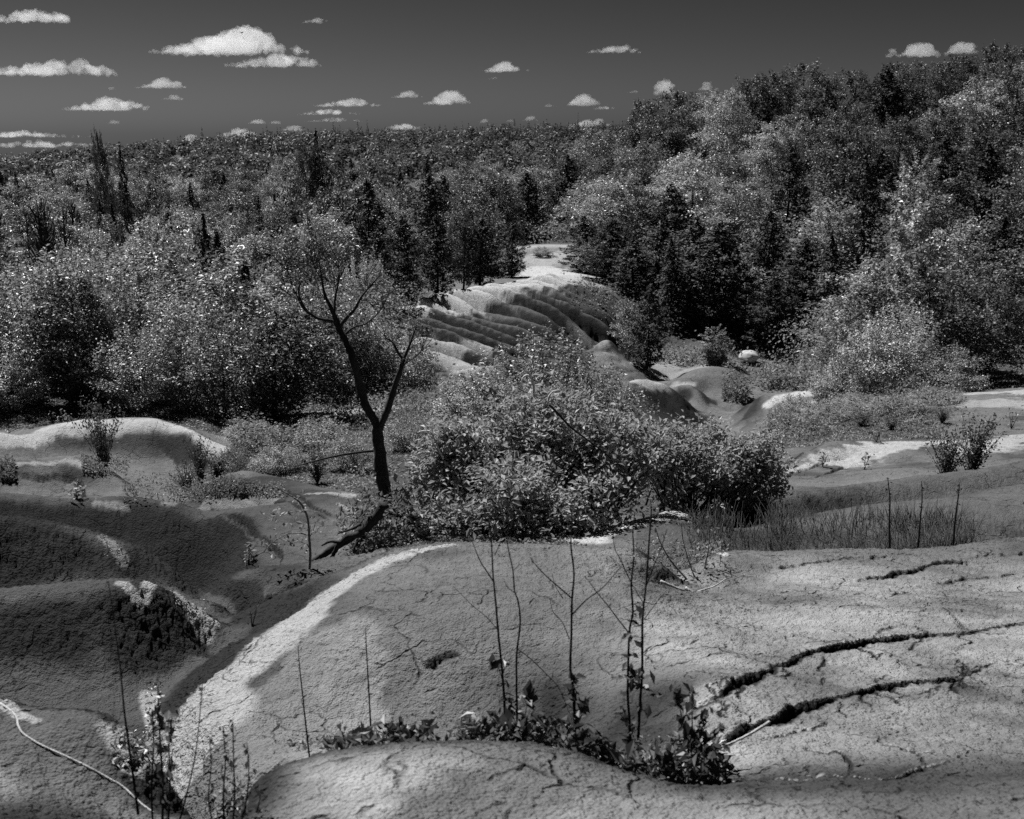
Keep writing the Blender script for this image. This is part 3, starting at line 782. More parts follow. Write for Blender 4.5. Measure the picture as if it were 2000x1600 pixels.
def crown_conifer(rng, H, Wd, nbr, per, leaf, shape=.8, droop=.25, base=.05, colm=False):
    C_, N_, T_ = [], [], []
    ga_ = 2.39996
    for i in range(nbr):
        f = (i+.5)/nbr
        z = H*(base+(1-base)*f)
        if colm: R = Wd/2*(min(1, (1-f)*2.2))**.75*(.75+.5*rng.random())*(min(1, f*6+.5))
        else: R = Wd/2*((1-f)**shape)*(.65+.6*rng.random()) + .03*H*(1-f)
        th = i*ga_ + rng.normal()*.3
        m = max(5, int(per*(R/(Wd/2)+.15)))
        s = rng.random(m)**.6
        x = R*s
        w = (rng.random(m)-.5)*R*.55*(1.1-s*.7)
        up = (.28*R*s if colm else -droop*R*s**1.5)
        zz = z + up + rng.normal(size=m)*.03*Wd
        C_.append(np.stack([x*math.cos(th)-w*math.sin(th), x*math.sin(th)+w*math.cos(th), zz], -1))
        N_.append(rng.normal(size=(m, 3))*.5+[.4*math.cos(th), .4*math.sin(th), .9])
        T_.append(np.tile([math.cos(th), math.sin(th), .3 if colm else -.3], (m, 1))+rng.normal(size=(m, 3))*.4)
    C_ = np.vstack(C_); N_ = np.vstack(N_); T_ = np.vstack(T_)
    return cards(C_, N_, leaf*(.6+.8*rng.random(len(C_))), 2.3, rng, .08, T_)
def trunk_for(rng, H, cl, r0, n=9, lean=.05):
    mb = MB()
    top = H*.82; k = 7
    z = np.linspace(-.25, top, k)
    ox = np.cumsum(rng.normal(size=k)*lean*H*.12); oy = np.cumsum(rng.normal(size=k)*lean*H*.12)
    ox -= ox[0]; oy -= oy[0]
    P = np.stack([ox, oy, z], -1); R = r0*np.linspace(1.15, .25, k)
    mb.tube(spline(P, 3), np.interp(np.linspace(0, 1, (k-1)*3+1), np.linspace(0, 1, k), R), 6)
    if cl is not None:
        for c in cl[rng.choice(len(cl), min(n, len(cl)), replace=False)]:
            zz = min(max(.25*c[2], .12*H)+.35*c[2], top*.95)
            s = np.array([np.interp(zz, z, ox), np.interp(zz, z, oy), zz])
            e = c[:3]; mid = (s+e)/2 + [0, 0, -.06*H]
            mb.tube(spline([s, mid, e], 3), np.linspace(r0*.42, r0*.08, 7), 5)
    return mb
PROTO = {}
def sprig(mb_l, P, r, n, size, rng, spread=.05, droop=0):
    k = rng.integers(0, len(P), n); c = P[k] + rng.normal(size=(n, 3))*spread
    V, Q = cards(c, rng.normal(size=(n, 3))*.7+[0, 0, .5], size*(.6+.8*rng.random(n)), 1.9, rng, .1, rng.normal(size=(n, 3))+[0, 0, -droop])
    mb_l.add(V, Q)
def make_protos():
    R = np.random.default_rng
    def add(kind, V, Q, tb, leafmat, barkmat, H, Wd):
        PROTO.setdefault(kind, []).append((np_mesh("crown", V, Q, leafmat, False), tb.mesh("trunk", barkmat), H, Wd))
    for i in range(7):
        r = R(100+i); H, Wd = 8, 6.4
        (V, Q), cl = crown_sprays(r, H, Wd, 88, 118, .21, .10)
        add('broad', V, Q, trunk_for(r, H, cl, .14), M_BROAD, M_BARKG, H, Wd)
    for i in range(3):
        r = R(120+i); H, Wd = 8, 6.0
        (V, Q), cl = crown_sprays(r, H, Wd, 100, 95, .22, .08)
        add('darkbroad', V, Q, trunk_for(r, H, cl, .15), M_DARKB, M_BARK, H, Wd)
    for i in range(4):
        r = R(140+i); H, Wd = 4.2, 4.2
        (V, Q), cl = crown_sprays(r, H, Wd, 135, 105, .115, .04, True)
        add('shrub', V, Q, trunk_for(r, H, cl, .05, 14), M_BROAD, M_BARK, H, Wd)
    for i in range(3):
        r = R(150+i); H, Wd = 7, 3.0
        (V, Q), cl = crown_sprays(r, H, Wd, 75, 62, .18, .12)
        add('slim', V, Q, trunk_for(r, H, cl, .07), M_BROAD, M_BARKG, H, Wd)
    for i in range(4):
        r = R(160+i); H, Wd = 6, 2.6
        V, Q = crown_conifer(r, H, Wd, 105, 60, .20, .8, 0, .02, True)
        add('cedar', V, Q, trunk_for(r, H, None, .09), M_CEDAR, M_BARK, H, Wd)
    for i in range(3):
        r = R(170+i); H, Wd = 9, 3.6
        V, Q = crown_conifer(r, H, Wd, 95, 55, .28, .85, .3, .06)
        add('spruce', V, Q, trunk_for(r, H, None, .11), M_CEDAR, M_BARK, H, Wd)
    for i in range(3):
        r = R(190+i); H, Wd = 1.7, 1.5; ml = MB(); ms = MB()
        for k in range(34):
            th = r.random()*6.28; l = H*(.55+.5*r.random()); sp_r = Wd*.5*r.random()**.7
            P = spline([[0, 0, -.05], [sp_r*.35*math.cos(th), sp_r*.35*math.sin(th), l*.5], [sp_r*math.cos(th), sp_r*math.sin(th), l]], 5)
            ms.tube(P, np.linspace(.012, .003, len(P)), 4); sprig(ml, P[3:], 0, 46, .075, r, .06, 0)
        PROTO.setdefault('sapling', []).append((ml.mesh("crown", M_DARKB, False), ms.mesh("trunk", M_BARK), H, Wd))
    for i in range(3):                      # leafless poles
        r = R(180+i); H = 7; mb = MB()
        mb.tube([[0, 0, -.2], [.05, 0, H*.4], [0, .08, H*.75], [.06, .05, H]], [.09, .07, .045, .015], 5)
        for k in range(70):
            z = H*(.2+.75*r.random()); th = r.random()*6.28; l = (1-z/H)*2.2+.5
            e = np.array([math.cos(th)*l*.35, math.sin(th)*l*.35, z+l*.8])
            mb.tube(spline([[0, 0, z], [e[0]*.6, e[1]*.6, z+l*.3], e], 2), np.linspace(.028, .010, 5), 4)
        PROTO.setdefault('bare', []).append((None, mb.mesh("trunk", M_BARK), H, 1.8))
make_protos()
FIRST = {}
def copy_tree(kind, k):
    """first use builds the thing, later uses copy it with its parts"""
    cm, tm, H, Wd = PROTO[kind][k]
    nm = {'broad': 'broadleaf_tree', 'darkbroad': 'broadleaf_tree', 'shrub': 'leafy_shrub', 'slim': 'slender_tree', 'sapling': 'leafy_shrub', 'cedar': 'cedar_tree', 'spruce': 'spruce_tree', 'bare': 'leafless_tree'}[kind]
    if (kind, k) not in FIRST:
        root = empty(nm, (0, 0, 0))
        if cm: mobj('crown', cm, root)
        mobj('trunk', tm, root)
        FIRST[(kind, k)] = root
        return root, H, Wd
    src = FIRST[(kind, k)]
    r = src.copy(); COL.objects.link(r)
    for ch in list(src.children):
        c = ch.copy(); c.parent = r; COL.objects.link(c)
    return r, H, Wd
TREES = []
_tr = random.Random(5)
KCOUNT = {}
def plant(kind, x, y, z, h, w, zone, rowi):
    k = KCOUNT.get(kind, 0); KCOUNT[kind] = k+1
    o, H, Wd = copy_tree(kind, k % len(PROTO[kind]))
    o.location = (x, y, z+CAMZ)
    o.rotation_euler = (_tr.uniform(-.04, .04), _tr.uniform(-.04, .04), _tr.uniform(0, 6.28))
    o.scale = (w/Wd, w/Wd, h/H)
    TREES.append(dict(o=o, kind=kind, u=1000+FPX*x/(y*cp-z*sp_), zone=zone, row=rowi))
    return o
def plant_px(kind, u, vb, vt, wpx, zone, rowi, y=None):
    """stand a tree where the sight line (u, vb) meets the ground, or at distance y"""
    x, yy, z = hit(u, vb) if y is None else G(u, y)
    fwd = yy*cp - z*sp_
    zt = tan_of(vt)*yy
    return plant(kind, x, yy, z, max(zt-z, .5)*1.02, wpx/FPX*fwd, zone, rowi)

# trees that can be told apart, from the near edge of the wood backwards
for a in [('cedar', 790, 0, 425, 85, 67.5), ('cedar', 855, 0, 425, 72, 71), ('darkbroad', 905, 0, 420, 80, 76), ('cedar', 938, 0, 432, 85, 77), ('cedar', 1000, 0, 438, 56, 85),
          ('cedar', 742, 0, 455, 85, 64), ('shrub', 700, 0, 500, 120, 60)]:
    plant_px(a[0], a[1], a[2], a[3], a[4], 'slope', 0, a[5])
plant_px('shrub', 1062, 522, 482, 48, 'clearing', 0, 96)
for a in [('cedar', 1142, 0, 425, 85, 89), ('cedar', 1190, 0, 430, 90, 85), ('slim', 1165, 0, 470, 70, 83), ('cedar', 1238, 0, 470, 85, 80), ('cedar', 1285, 0, 440, 90, 82), ('cedar', 1262, 0, 562, 78, 63.5), ('slim', 1228, 0, 585, 60, 66),
          ('cedar', 1345, 0, 430, 120, 76), ('cedar', 1405, 0, 440, 130, 73), ('spruce', 1310, 0, 470, 100, 74), ('cedar', 1500, 0, 545, 85, 69), ('slim', 1455, 0, 520, 90, 73), ('cedar', 1560, 0, 470, 110, 74), ('cedar', 1530, 0, 560, 70, 70), ('spruce', 1620, 0, 460, 110, 70),
          ('slim', 1392, 0, 640, 55, 66.5)]:
    plant_px(a[0], a[1], a[2], a[3], a[4], 'valley', 0, a[5])
for a in [('shrub', 1655, 0, 610, 190, 50), ('darkbroad', 1790, 0, 520, 220, 49), ('shrub', 1740, 0, 600, 190, 46), ('slim', 1810, 0, 400, 150, 55), ('darkbroad', 1900, 0, 560, 170, 50), ('shrub', 1850, 0, 680, 150, 44), ('slim', 1690, 0, 520, 130, 56),
          ('darkbroad', 1985, 0, 500, 190, 58), ('spruce', 1935, 0, 430, 140, 63), ('shrub', 1640, 0, 690, 130, 47)]:
    plant_px(a[0], a[1], a[2], a[3], a[4], 'bank', 0, a[5])
for a in [('shrub', 60, 0, 540, 260, 32), ('shrub', 190, 0, 500, 250, 33), ('darkbroad', 150, 0, 540, 200, 31), ('shrub', 330, 0, 560, 240, 33), ('shrub', 440, 0, 600, 230, 31), ('darkbroad', 540, 0, 610, 230, 31.5), ('shrub', 620, 0, 560, 210, 36), ('shrub', 270, 0, 640, 190, 30), ('shrub', -90, 0, 520, 260, 32),
          ('shrub', 770, 0, 640, 170, 38), ('shrub', 700, 0, 640, 160, 37), ('slim', 470, 0, 500, 150, 37), ('shrub', 20, 0, 660, 170, 30)]:
    plant_px(a[0], a[1], a[2], a[3], a[4], 'edge', 0, a[5])
for a in [('shrub', 1050, 0, 655, 260, 27), ('shrub', 1150, 0, 715, 170, 24), ('shrub', 960, 0, 720, 180, 26)]:
    plant_px(a[0], a[1], a[2], a[3], a[4], 'hollow', 0, a[5])
for a in [('sapling', 205, 0, 785, 100, 20.5), ('sapling', 425, 0, 895, 110, 18.2), ('sapling', 395, 0, 850, 60, 18.6), ('sapling', 365, 0, 905, 80, 18.5)]:
    plant_px(a[0], a[1], a[2], a[3], a[4], 'clay', 0, a[5])
plant_px('sapling', 1895, 0, 812, 130, 'clayright', 0, 19.5)
plant_px('sapling', 1845, 0, 835, 110, 'clayright', 0, 19.2)

for a in [('shrub', 480, 0, 826, 90, 26), ('sapling', 560, 0, 835, 70, 25), ('shrub', 625, 0, 822, 110, 25.5), ('shrub', 540, 0, 868, 95, 21.5), ('sapling', 620, 0, 880, 90, 20), ('shrub', 690, 0, 850, 90, 21.5), ('shrub', 800, 0, 815, 110, 24), ('sapling', 830, 0, 860, 90, 18.5), ('shrub', 455, 0, 868, 60, 21.5)]:
    plant_px(a[0], a[1], a[2], a[3], a[4], 'hollowleft', 0, a[5])
for a in [('shrub', 1560, 0, 772, 90, 40), ('shrub', 1620, 0, 790, 110, 37), ('sapling', 1590, 0, 815, 60, 35), ('shrub', 1700, 0, 775, 120, 38), ('shrub', 1760, 0, 790, 100, 36), ('sapling', 1680, 0, 815, 70, 33.5), ('shrub', 1820, 0, 770, 110, 38), ('sapling', 1840, 0, 810, 60, 33), ('sapling', 1740, 0, 820, 60, 32), ('shrub', 1520, 0, 800, 70, 38)]:
    plant_px(a[0], a[1], a[2], a[3], a[4], 'brush', 0, a[5])
rows = [   # y, u ranges, crown width m, height m
    (37, [(-150, 640)], 4.0, 4.6), (44, [(-100, 700)], 4.4, 5.4), (53, [(-60, 690)], 4.6, 6.4), (64, [(-60, 640), (1690, 2050)], 5.0, 7.0),
    (79, [(-40, 800), (1430, 2040)], 5.2, 7.4), (95, [(-40, 985), (1150, 2040)], 5.4, 7.8), (113, [(-30, 1000), (1115, 2030)], 5.6, 8.0),
    (130, [(-30, 2030)], 5.8, 8.2), (147, [(-20, 2020)], 6.2, 8.2), (180, [(-20, 1230)], 6.6, 9.0), (225, [(-20, 1230)], 7.2, 9.0), (285, [(-20, 1240)], 8.5, 9.0)]
_tr2 = random.Random(11)
for ri, (y, rngs, cw, hh) in enumerate(rows):
    px = cw*FPX/y*.76
    for (u0, u1) in rngs:
        m = max(1, round((u1-u0)/px))
        for i in range(m):
            u = u0+(u1-u0)*(i+.5+_tr2.uniform(-.3, .3))/m
            yy = y*_tr2.uniform(.95, 1.05)
            left = u < 1060
            q = _tr2.random()
            if left:
                if y < 60: kind = 'broad' if q < .45 else 'shrub' if q < .62 else 'slim' if q < .74 else 'darkbroad' if q < .85 else 'cedar' if q < .95 else 'spruce'
                elif y < 140: kind = 'broad' if q < .42 else 'darkbroad' if q < .54 else 'slim' if q < .68 else 'cedar' if q < .95 else 'spruce'
                else: kind = 'broad' if q < .3 else 'darkbroad' if q < .7 else 'spruce'
                if u < 190 and 50 < y < 150: kind = 'bare' if q > .45 else 'slim'
            else:
                if y < 100: kind = 'cedar' if q < .42 else 'broad' if q < .68 else 'darkbroad' if q < .85 else 'slim'
                elif y < 140: kind = 'broad' if q < .62 else 'darkbroad' if q < .85 else 'cedar'
                else: kind = 'darkbroad' if q < .75 else 'broad'
                if u > 1560 and y > 105 and kind == 'broad' and _tr2.random() < .7: kind = 'darkbroad'
            if kind == 'shrub' and y > 50: kind = 'broad'
            x, yy, z = G(u, yy)
            h = hh*_tr2.uniform(.78, 1.12); w = cw*_tr2.uniform(.95, 1.35)
            if kind in ('cedar', 'slim'): w *= .62
            if kind == 'spruce': w *= .6; h *= 1.08
            if kind == 'bare': w *= .5; h *= 1.3
            plant(kind, x, yy, z, h, w, 'leftwood' if left else 'hill', ri+1)
for a in [('spruce', 265, 290, 62, 95), ('spruce', 622, 262, 95, 100), ('darkbroad', 610, 290, 90, 98), ('darkbroad', 215, 268, 42, 150)]:
    plant_px(a[0], a[1], 0, a[2], a[3], 'leftwood', 13, a[4])
print("TREES", len(TREES))

# every tree gets a label of its own
ORD = ['first', 'second', 'third', 'fourth', 'fifth', 'sixth', 'seventh', 'eighth', 'ninth', 'tenth', 'eleventh', 'twelfth', 'thirteenth', 'fourteenth', 'fifteenth', 'sixteenth', 'seventeenth', 'eighteenth', 'nineteenth', 'twentieth']
KIND = {'broad': ('pale broadleaf tree', 'pale broadleaf'), 'darkbroad': ('dark broadleaf tree', 'dark broadleaf'), 'shrub': ('spreading leafy shrub', 'shrub'), 'slim': ('slender pale tree', 'slender tree'),
        'cedar': ('dark cedar', 'cedar'), 'spruce': ('pointed spruce', 'spruce'), 'bare': ('thin leafless tree', 'leafless tree'), 'sapling': ('dark upright leafy bush', 'bush')}
ZONE = {'slope': 'above the ribbed clay slope', 'clearing': 'alone in the pale clearing at the valley head', 'valley': 'at the back of the valley floor', 'bank': 'on the brushy right bank',
        'edge': 'at the near edge of the left wood', 'hollow': 'behind the big broad-leaved bush', 'clay': 'on the left clay ridges', 'clayright': 'on the pale clay at right', 'hollowleft': 'in the overgrown hollow beside the dead tree', 'brush': 'on the brushy slope below the right bank', 'leftwood': 'of the left wood', 'hill': 'of the wooded right hill'}
CATN = {'shrub': 'shrub', 'sapling': 'shrub'}
bins = {}
for t in TREES: bins.setdefault((t['zone'], t['row'], t['kind']), []).append(t)
for (z, r, k), L_ in bins.items():
    L_.sort(key=lambda t: t['u'])
    for i, t in enumerate(L_):
        nm, short = KIND[k]
        if z in ('leftwood', 'hill'):
            base = (f"{nm}, {ORD[r-1]} row back {ZONE[z]}" if r < 13 else f"tall {nm} rising above the middle {ZONE[z]}")
        else: base = f"{nm} {ZONE[z]}"
        if len(L_) > 1: base += f", {ORD[i]} from left" if i < 20 else f", {i+1}th from left"
        grp = {'leftwood': 'trees of the left wood', 'hill': 'trees of the wooded right hill', 'edge': 'shrubs along the near edge of the left wood', 'valley': 'trees at the back of the valley floor',
               'slope': 'trees above the ribbed clay slope', 'bank': 'trees and shrubs on the right bank', 'hollow': 'shrubs behind the big bush', 'clay': 'shrubs on the left clay ridges', 'hollowleft': 'shrubs in the hollow beside the dead tree', 'brush': 'shrubs on the brushy right slope'}.get(z)
        tag(t['o'], base, CATN.get(k, 'tree'), grp)
# ------------------------------------------------------------------ masses nobody could count
def scatter_cards(name, label, cat, n, wfun, size, hfun, mat, seed, aspect=1.8, up=.8):
    r = np.random.default_rng(seed)
    w = wfun().ravel(); w = w/w.sum()
    k = r.choice(len(w), n, p=w)
    x = FX.ravel()[k]; y = FY.ravel()[k]; z = FZ.ravel()[k]
    j = r.normal(size=(n, 2))*.004*y[:, None]
    x = x+j[:, 0]; y = y+j[:, 1]*2; z = gz(x, y)
    h = hfun(x, y)*r.random(n)**.8
    Cn = np.stack([x, y, z+CAMZ+h], -1)
    V, Q = cards(Cn, r.normal(size=(n, 3))*.6+[0, 0, up], size(y)*(.5+r.random(n)), aspect, r)
    o = mobj(name, np_mesh(name, V, Q, mat, False))
    return tag(o, label, cat, kind='stuff')
fr = (np.abs(FA) < .53)
scr = lambda: (1/(FY**.5))      # even cover on the picture side of the valley
scatter_cards('undergrowth', 'low leafy undergrowth covering the ground between the clay ridges and the wood', 'undergrowth', 300000,
    lambda: VEG*fr*(FY > 9.5)*(FY < 150)*np.where((FA > .05) & (FY > 15), .05+.9*sstep(.0, .25, fbm(FX*.35, FY*.35, 4, 66)) + 1.1*((FY > 30) & (FA > .2)), 1)*np.clip(.35+1.6*veg_n+.8*fine_n, .03, 1.6),
    lambda y: .035+.0017*y, lambda x, y: np.clip(.12+1.3*fbm(x*.45, y*.45, 4, 71), .03, 1.1)*(.6+y/70), M_UNDER, 31)
def thicket():
    r = np.random.default_rng(55); Cs, Ns, Ss = [], [], []
    wv = (VEG > .5)*fr*(FY > 36)*(FY < 300)*(((FA < -.115) & (FY > 36)) | ((FA < -.02) & (FY > 92)) | ((FA > .085) & (FY > 90)) | ((FA > .26) & (FY > 56)) | ((FA > .15) & (FY > 76)) | (FY > 122))*FY**.3
    k = r.choice(wv.size, 1400, p=(wv/wv.sum()).ravel())
    for i in k:
        x, y = FX.ravel()[i]+r.normal()*.5, FY.ravel()[i]*(1+r.normal()*.01)
        z0 = float(gz(x, y))+CAMZ; h = r.uniform(1.2, 4.2); w = r.uniform(2.5, 5); m = 240
        d = unit(r.normal(size=(m, 3))+[0, 0, .4]); c = np.array([x, y, z0+h*.5]) + d*[w/2, w/2, h*.5]*(.5+.6*r.random((m, 1)))
        Cs.append(c); Ns.append(d*.5+r.normal(size=(m, 3))*.5+[0, 0, .8]); Ss.append((.09+.0017*y)*(.6+.8*r.random(m)))
    V, Q = cards(np.vstack(Cs), np.vstack(Ns), np.concatenate(Ss), 1.7, r)
    tag(mobj('thicket', np_mesh('thicket', V, Q, M_UNDER, False)), 'dense leafy thicket filling the gaps under the trees of both woods', 'thicket', kind='stuff')
thicket()
# far forest: crowns beyond the rows of single trees
def far_forest():
    r = np.random.default_rng(77)
    Cs, Ns, Ss, Ts = [], [], [], []
    def crown(x, y, h, w, spr, leaf, m):
        z0 = float(gz(x, y))+CAMZ
        if spr:
            f = r.random(m)**1.3; R_ = w/2*(1-f)**.65*(.4+.6*r.random(m)); th = r.random(m)*6.283
            c = np.stack([x+R_*np.cos(th), y+R_*np.sin(th), z0+h*(.1+.9*f)], -1)
            nn = np.stack([np.cos(th)*.6, np.sin(th)*.6, np.full(m, .6)], -1)+r.normal(size=(m, 3))*.3
            s = leaf*(1.1-.7*f)
        else:
            d = unit(r.normal(size=(m, 3))+[0, 0, .4]); c = np.array([x, y, z0+h*.62]) + d*[w/2, w/2, h*.38]*(.6+.45*r.random((m, 1)))
            nn = d+r.normal(size=(m, 3))*.4+[0, 0, .6]; s = np.full(m, leaf)
        Cs.append(c); Ns.append(nn); Ss.append(s*(.6+.8*r.random(m)))
    for y0, y1, nt, m in ((300, 420, 420, 70), (420, 560, 460, 60)):
        for i in range(nt):
            y = r.uniform(y0, y1); u = r.uniform(-80, 1500); x = (u-1000)/FPX*y
            crown(x, y, r.uniform(6, 10), r.uniform(5, 9), r.random() < .25, 1.0+.001*y, m)
    for i in range(620):                    # skyline
        y = r.uniform(585, 640); u = -60+1440*(i+r.random())/620; x = (u-1000)/FPX*y
        spr = r.random() < (.75 if u > 350 else .2)
        crown(x, y, r.uniform(4.5, 10.5)*(1 if spr else .8)*(1+.35*(r.random() < .08)), r.uniform(2.6, 4.2) if spr else r.uniform(5, 9), spr, 1.1, 150 if spr else 110)
    V, Q = cards(np.vstack(Cs), np.vstack(Ns), np.concatenate(Ss), 1.7, r)
    tag(mobj('forest', np_mesh('forest', V, Q, M_FAR, False)), 'dark far-off forest covering the ridge along the horizon', 'forest', kind='stuff')
far_forest()

# ------------------------------------------------------------------ dead tree with its bare limbs and roots
def px_path(pts, y, jit=0.0, seed=0, dz=0):
    r = np.random.default_rng(seed); out = []
    dy = np.cumsum(r.normal(size=len(pts)))*jit
    for k, p in enumerate(pts):
        yy = (p[2] if len(p) > 2 else y) + dy[k]
        x, yy, z = xyz(p[0], p[1], yy); out.append((x, yy, z+CAMZ+dz))
    return spline(out, 5)
def limb(mb, pts, y, r0, r1, jit=.0, seed=0, n=8, wob=.12):
    P = px_path(pts, y, jit, seed); rr = np.random.default_rng(seed+9)
    mb.tube(P, np.linspace(r0, r1, len(P)), n, wob=wob, rng=rr)
    if r0 < .03 and v_is_up(P): LIMBS.append(P)
    return P
def v_is_up(P): return P[-1][2] > P[0][2]+.1
TY = 12.2
LIMBS = []
def dead_tree():
    base = hit(745, 1078) if False else G(743, TY)
    root = empty('dead_tree', (base[0], base[1], base[2]+CAMZ))
    tag(root, 'bare dead tree with a forked trunk standing between the clay ridges and the bush', 'tree')
    off = Vector(root.location)
    def fin(mb, name, mat, par=root):
        V = np.vstack(mb.V) - np.array(off)
        mb.V = [V]; return mb.build(name, mat, par)
    m = MB(); limb(m, [(741, 1092), (740, 1050), (752, 1000), (750, 950), (742, 895), (738, 850), (736, 822)], TY, .095, .056, .012, 1, 12, .22)
    tr = fin(m, 'trunk', M_BARK)
    m = MB()
    limb(m, [(737, 830), (716, 795), (702, 750), (690, 705), (678, 672), (664, 645), (655, 622)], TY, .052, .034, .035, 2, 10, .2)
    limb(m, [(656, 628), (640, 626), (618, 620), (600, 608), (588, 588), (583, 565), (590, 548)], TY, .022, .008, .04, 3)
    limb(m, [(655, 622), (646, 600), (634, 575), (628, 540), (622, 505)], TY, .026, .006, .04, 4)
    limb(m, [(662, 640), (676, 622), (692, 605), (706, 580), (722, 560), (745, 535)], TY, .024, .006, .04, 5)
    limb(m, [(652, 615), (655, 580), (662, 545), (660, 510)], TY, .018, .005, .04, 6)
    limb(m, [(672, 655), (690, 640), (715, 632), (740, 610), (760, 575)], TY, .014, .004, .04, 7)
    limb(m, [(604, 612), (590, 600), (572, 560), (560, 520)], TY, .010, .003, .04, 8)
    for i, p in enumerate([[(640, 590), (625, 570), (612, 535)], [(700, 592), (712, 570), (716, 540)], [(668, 648), (650, 650), (630, 662)], [(697, 730), (680, 722), (655, 726)], [(588, 588), (574, 582), (560, 570)],
                           [(655, 560), (668, 535), (676, 505)], [(630, 550), (616, 525), (604, 500)], [(722, 560), (735, 555), (752, 557)]]):
        limb(m, p, TY, .008, .002, .03, 20+i, 5)
    rt = np.random.default_rng(88)
    for P in LIMBS:
        for k in range(9):
            s = P[rt.integers(int(len(P)*.25), len(P))]; d = unit(P[-1]-P[0])*.5+rt.normal(size=3)*.45+[0, 0, .35]; l = .12+.3*rt.random()
            m.tube(spline([s, s+d*l*.5+rt.normal(size=3)*.02, s+d*l], 3), np.linspace(.0045, .0014, 7), 4)
    fin(m, 'branch', M_BARK)
    m = MB()
    n0 = len(LIMBS)
    limb(m, [(740, 838), (752, 812), (762, 785), (772, 752), (782, 722), (788, 702)], TY, .044, .026, -.03, 12, 10, .2)
    limb(m, [(788, 704), (776, 686), (766, 668), (752, 660)], TY, .018, .006, .03, 13)
    limb(m, [(788, 704), (796, 684), (804, 664), (812, 640)], TY, .02, .006, .03, 14)
    limb(m, [(770, 755), (782, 745), (800, 742)], TY, .008, .003, .03, 15, 5)
    limb(m, [(784, 715), (800, 705), (820, 690), (828, 670)], TY, .008, .003, .03, 16, 5)
    for P in LIMBS[n0:]:
        for k in range(12):
            s = P[rt.integers(int(len(P)*.2), len(P))]; d = unit(P[-1]-P[0])*.5+rt.normal(size=3)*.45+[0, 0, .35]; l = .12+.3*rt.random()
            m.tube(spline([s, s+d*l*.5+rt.normal(size=3)*.02, s+d*l], 3), np.linspace(.0045, .0014, 7), 4)
    fin(m, 'branch', M_BARK)
    m = MB()
    limb(m, [(750, 985), (730, 1015), (700, 1040), (668, 1060), (640, 1078), (610, 1098), (592, 1120)], TY-.9, .060, .022, .04, 31, 10, .3)
    fin(m, 'root', M_BARK)
    m = MB()
    limb(m, [(748, 1000), (720, 1030), (700, 1060), (690, 1085), (672, 1105)], TY-.8, .045, .016, .04, 32, 9, .3)
    fin(m, 'root', M_BARK)
    m = MB()
    limb(m, [(700, 1045), (680, 1048), (664, 1062), (650, 1085), (640, 1108)], TY-1.1, .035, .018, .0, 33, 8, .25)
    fin(m, 'root', M_BARK)
    m = MB()
    limb(m, [(756, 1000), (790, 1010), (830, 1012), (870, 1022), (905, 1030)], TY-.2, .05, .015, .03, 34, 8, .2)
    fin(m, 'root', M_BARK)
    m = MB()
    limb(m, [(756, 1010), (800, 1022), (850, 1036), (900, 1046)], TY-.3, .03, .01, .03, 35, 7, .2)
    fin(m, 'root', M_BARK)
    m = MB()
    limb(m, [(668, 1060), (645, 1058), (628, 1066)], TY-1.1, .022, .008, .0, 36, 7, .2)
    fin(m, 'root', M_BARK)
    m = MB()
    limb(m, [(735, 1010), (712, 1020), (690, 1032), (660, 1042)], TY-.7, .032, .008, .04, 37, 7, .2)
    fin(m, 'root', M_BARK)
    m = MB()
    limb(m, [(600, 1108), (585, 1120), (560, 1128)], TY-1.6, .04, .014, .0, 38, 7, .3)
    fin(m, 'root', M_BARK)
dead_tree()
def simple_plant(name, label, cat, stems, leaves, matS, matL, group=None, n=6):
    """stems: list of (px points, y, r0, r1); leaves: list of (stem index, part from, to, count, size, spread)"""
    rng = np.random.default_rng(abs(hash(label)) % 1000 if False else len(label)*31+len(stems))
    p0 = px_path(stems[0][0], stems[0][1])[0]
    root = empty(name, tuple(p0)); tag(root, label, cat, group)
    mb = MB(); Ps = []
    for i, (pts, y, r0, r1) in enumerate(stems):
        P = px_path(pts, y, .012*y/4, 40+i); Ps.append(P)
        mb.tube(P, np.linspace(r0, r1, len(P)), n, wob=.15, rng=rng)
    mb.V = [np.vstack(mb.V)-p0]; mb.build('stem', matS, root)
    if leaves:
        ml = MB()
        for (i, f0, f1, cnt, size, spread, droop) in leaves:
            if name == 'tall_weed' and size > .015 and stems[0][1] > 3: size *= 1.35; spread *= 1.2
            P = Ps[i]; sprig(ml, P[int(f0*len(P)):max(int(f1*len(P)), int(f0*len(P))+1)], 0, cnt, size, rng, spread, droop)
        ml.V = [np.vstack(ml.V)-p0]; ml.build('foliage', matL, root, smooth=False)
    return root
simple_plant('broken_sapling', 'pale broken sapling with drooping leafy twigs in front of the dead tree roots', 'sapling',
    [([(603, 1122), (606, 1085), (604, 1050), (602, 1020), (596, 998), (586, 982), (574, 972)], 9.9, .014, .008), ([(603, 1045), (585, 1042), (560, 1044), (535, 1058), (520, 1072)], 9.9, .006, .003),
     ([(604, 1070), (598, 1062), (582, 1058), (570, 1062)], 9.9, .006, .003), ([(604, 1050), (612, 1035), (616, 1020)], 9.9, .006, .003), ([(596, 998), (570, 1000), (548, 1005), (530, 1012)], 9.9, .005, .002), ([(574, 972), (545, 955), (525, 945)], 9.9, .006, .003)],
    [(1, .2, 1, 26, .055, .05, 1.2), (2, .2, 1, 16, .05, .05, 1.2), (3, .2, 1, 14, .05, .05, .6), (4, .1, 1, 30, .055, .05, 1), (0, .6, 1, 8, .05, .04, 1)], M_DRY, M_BUSH)

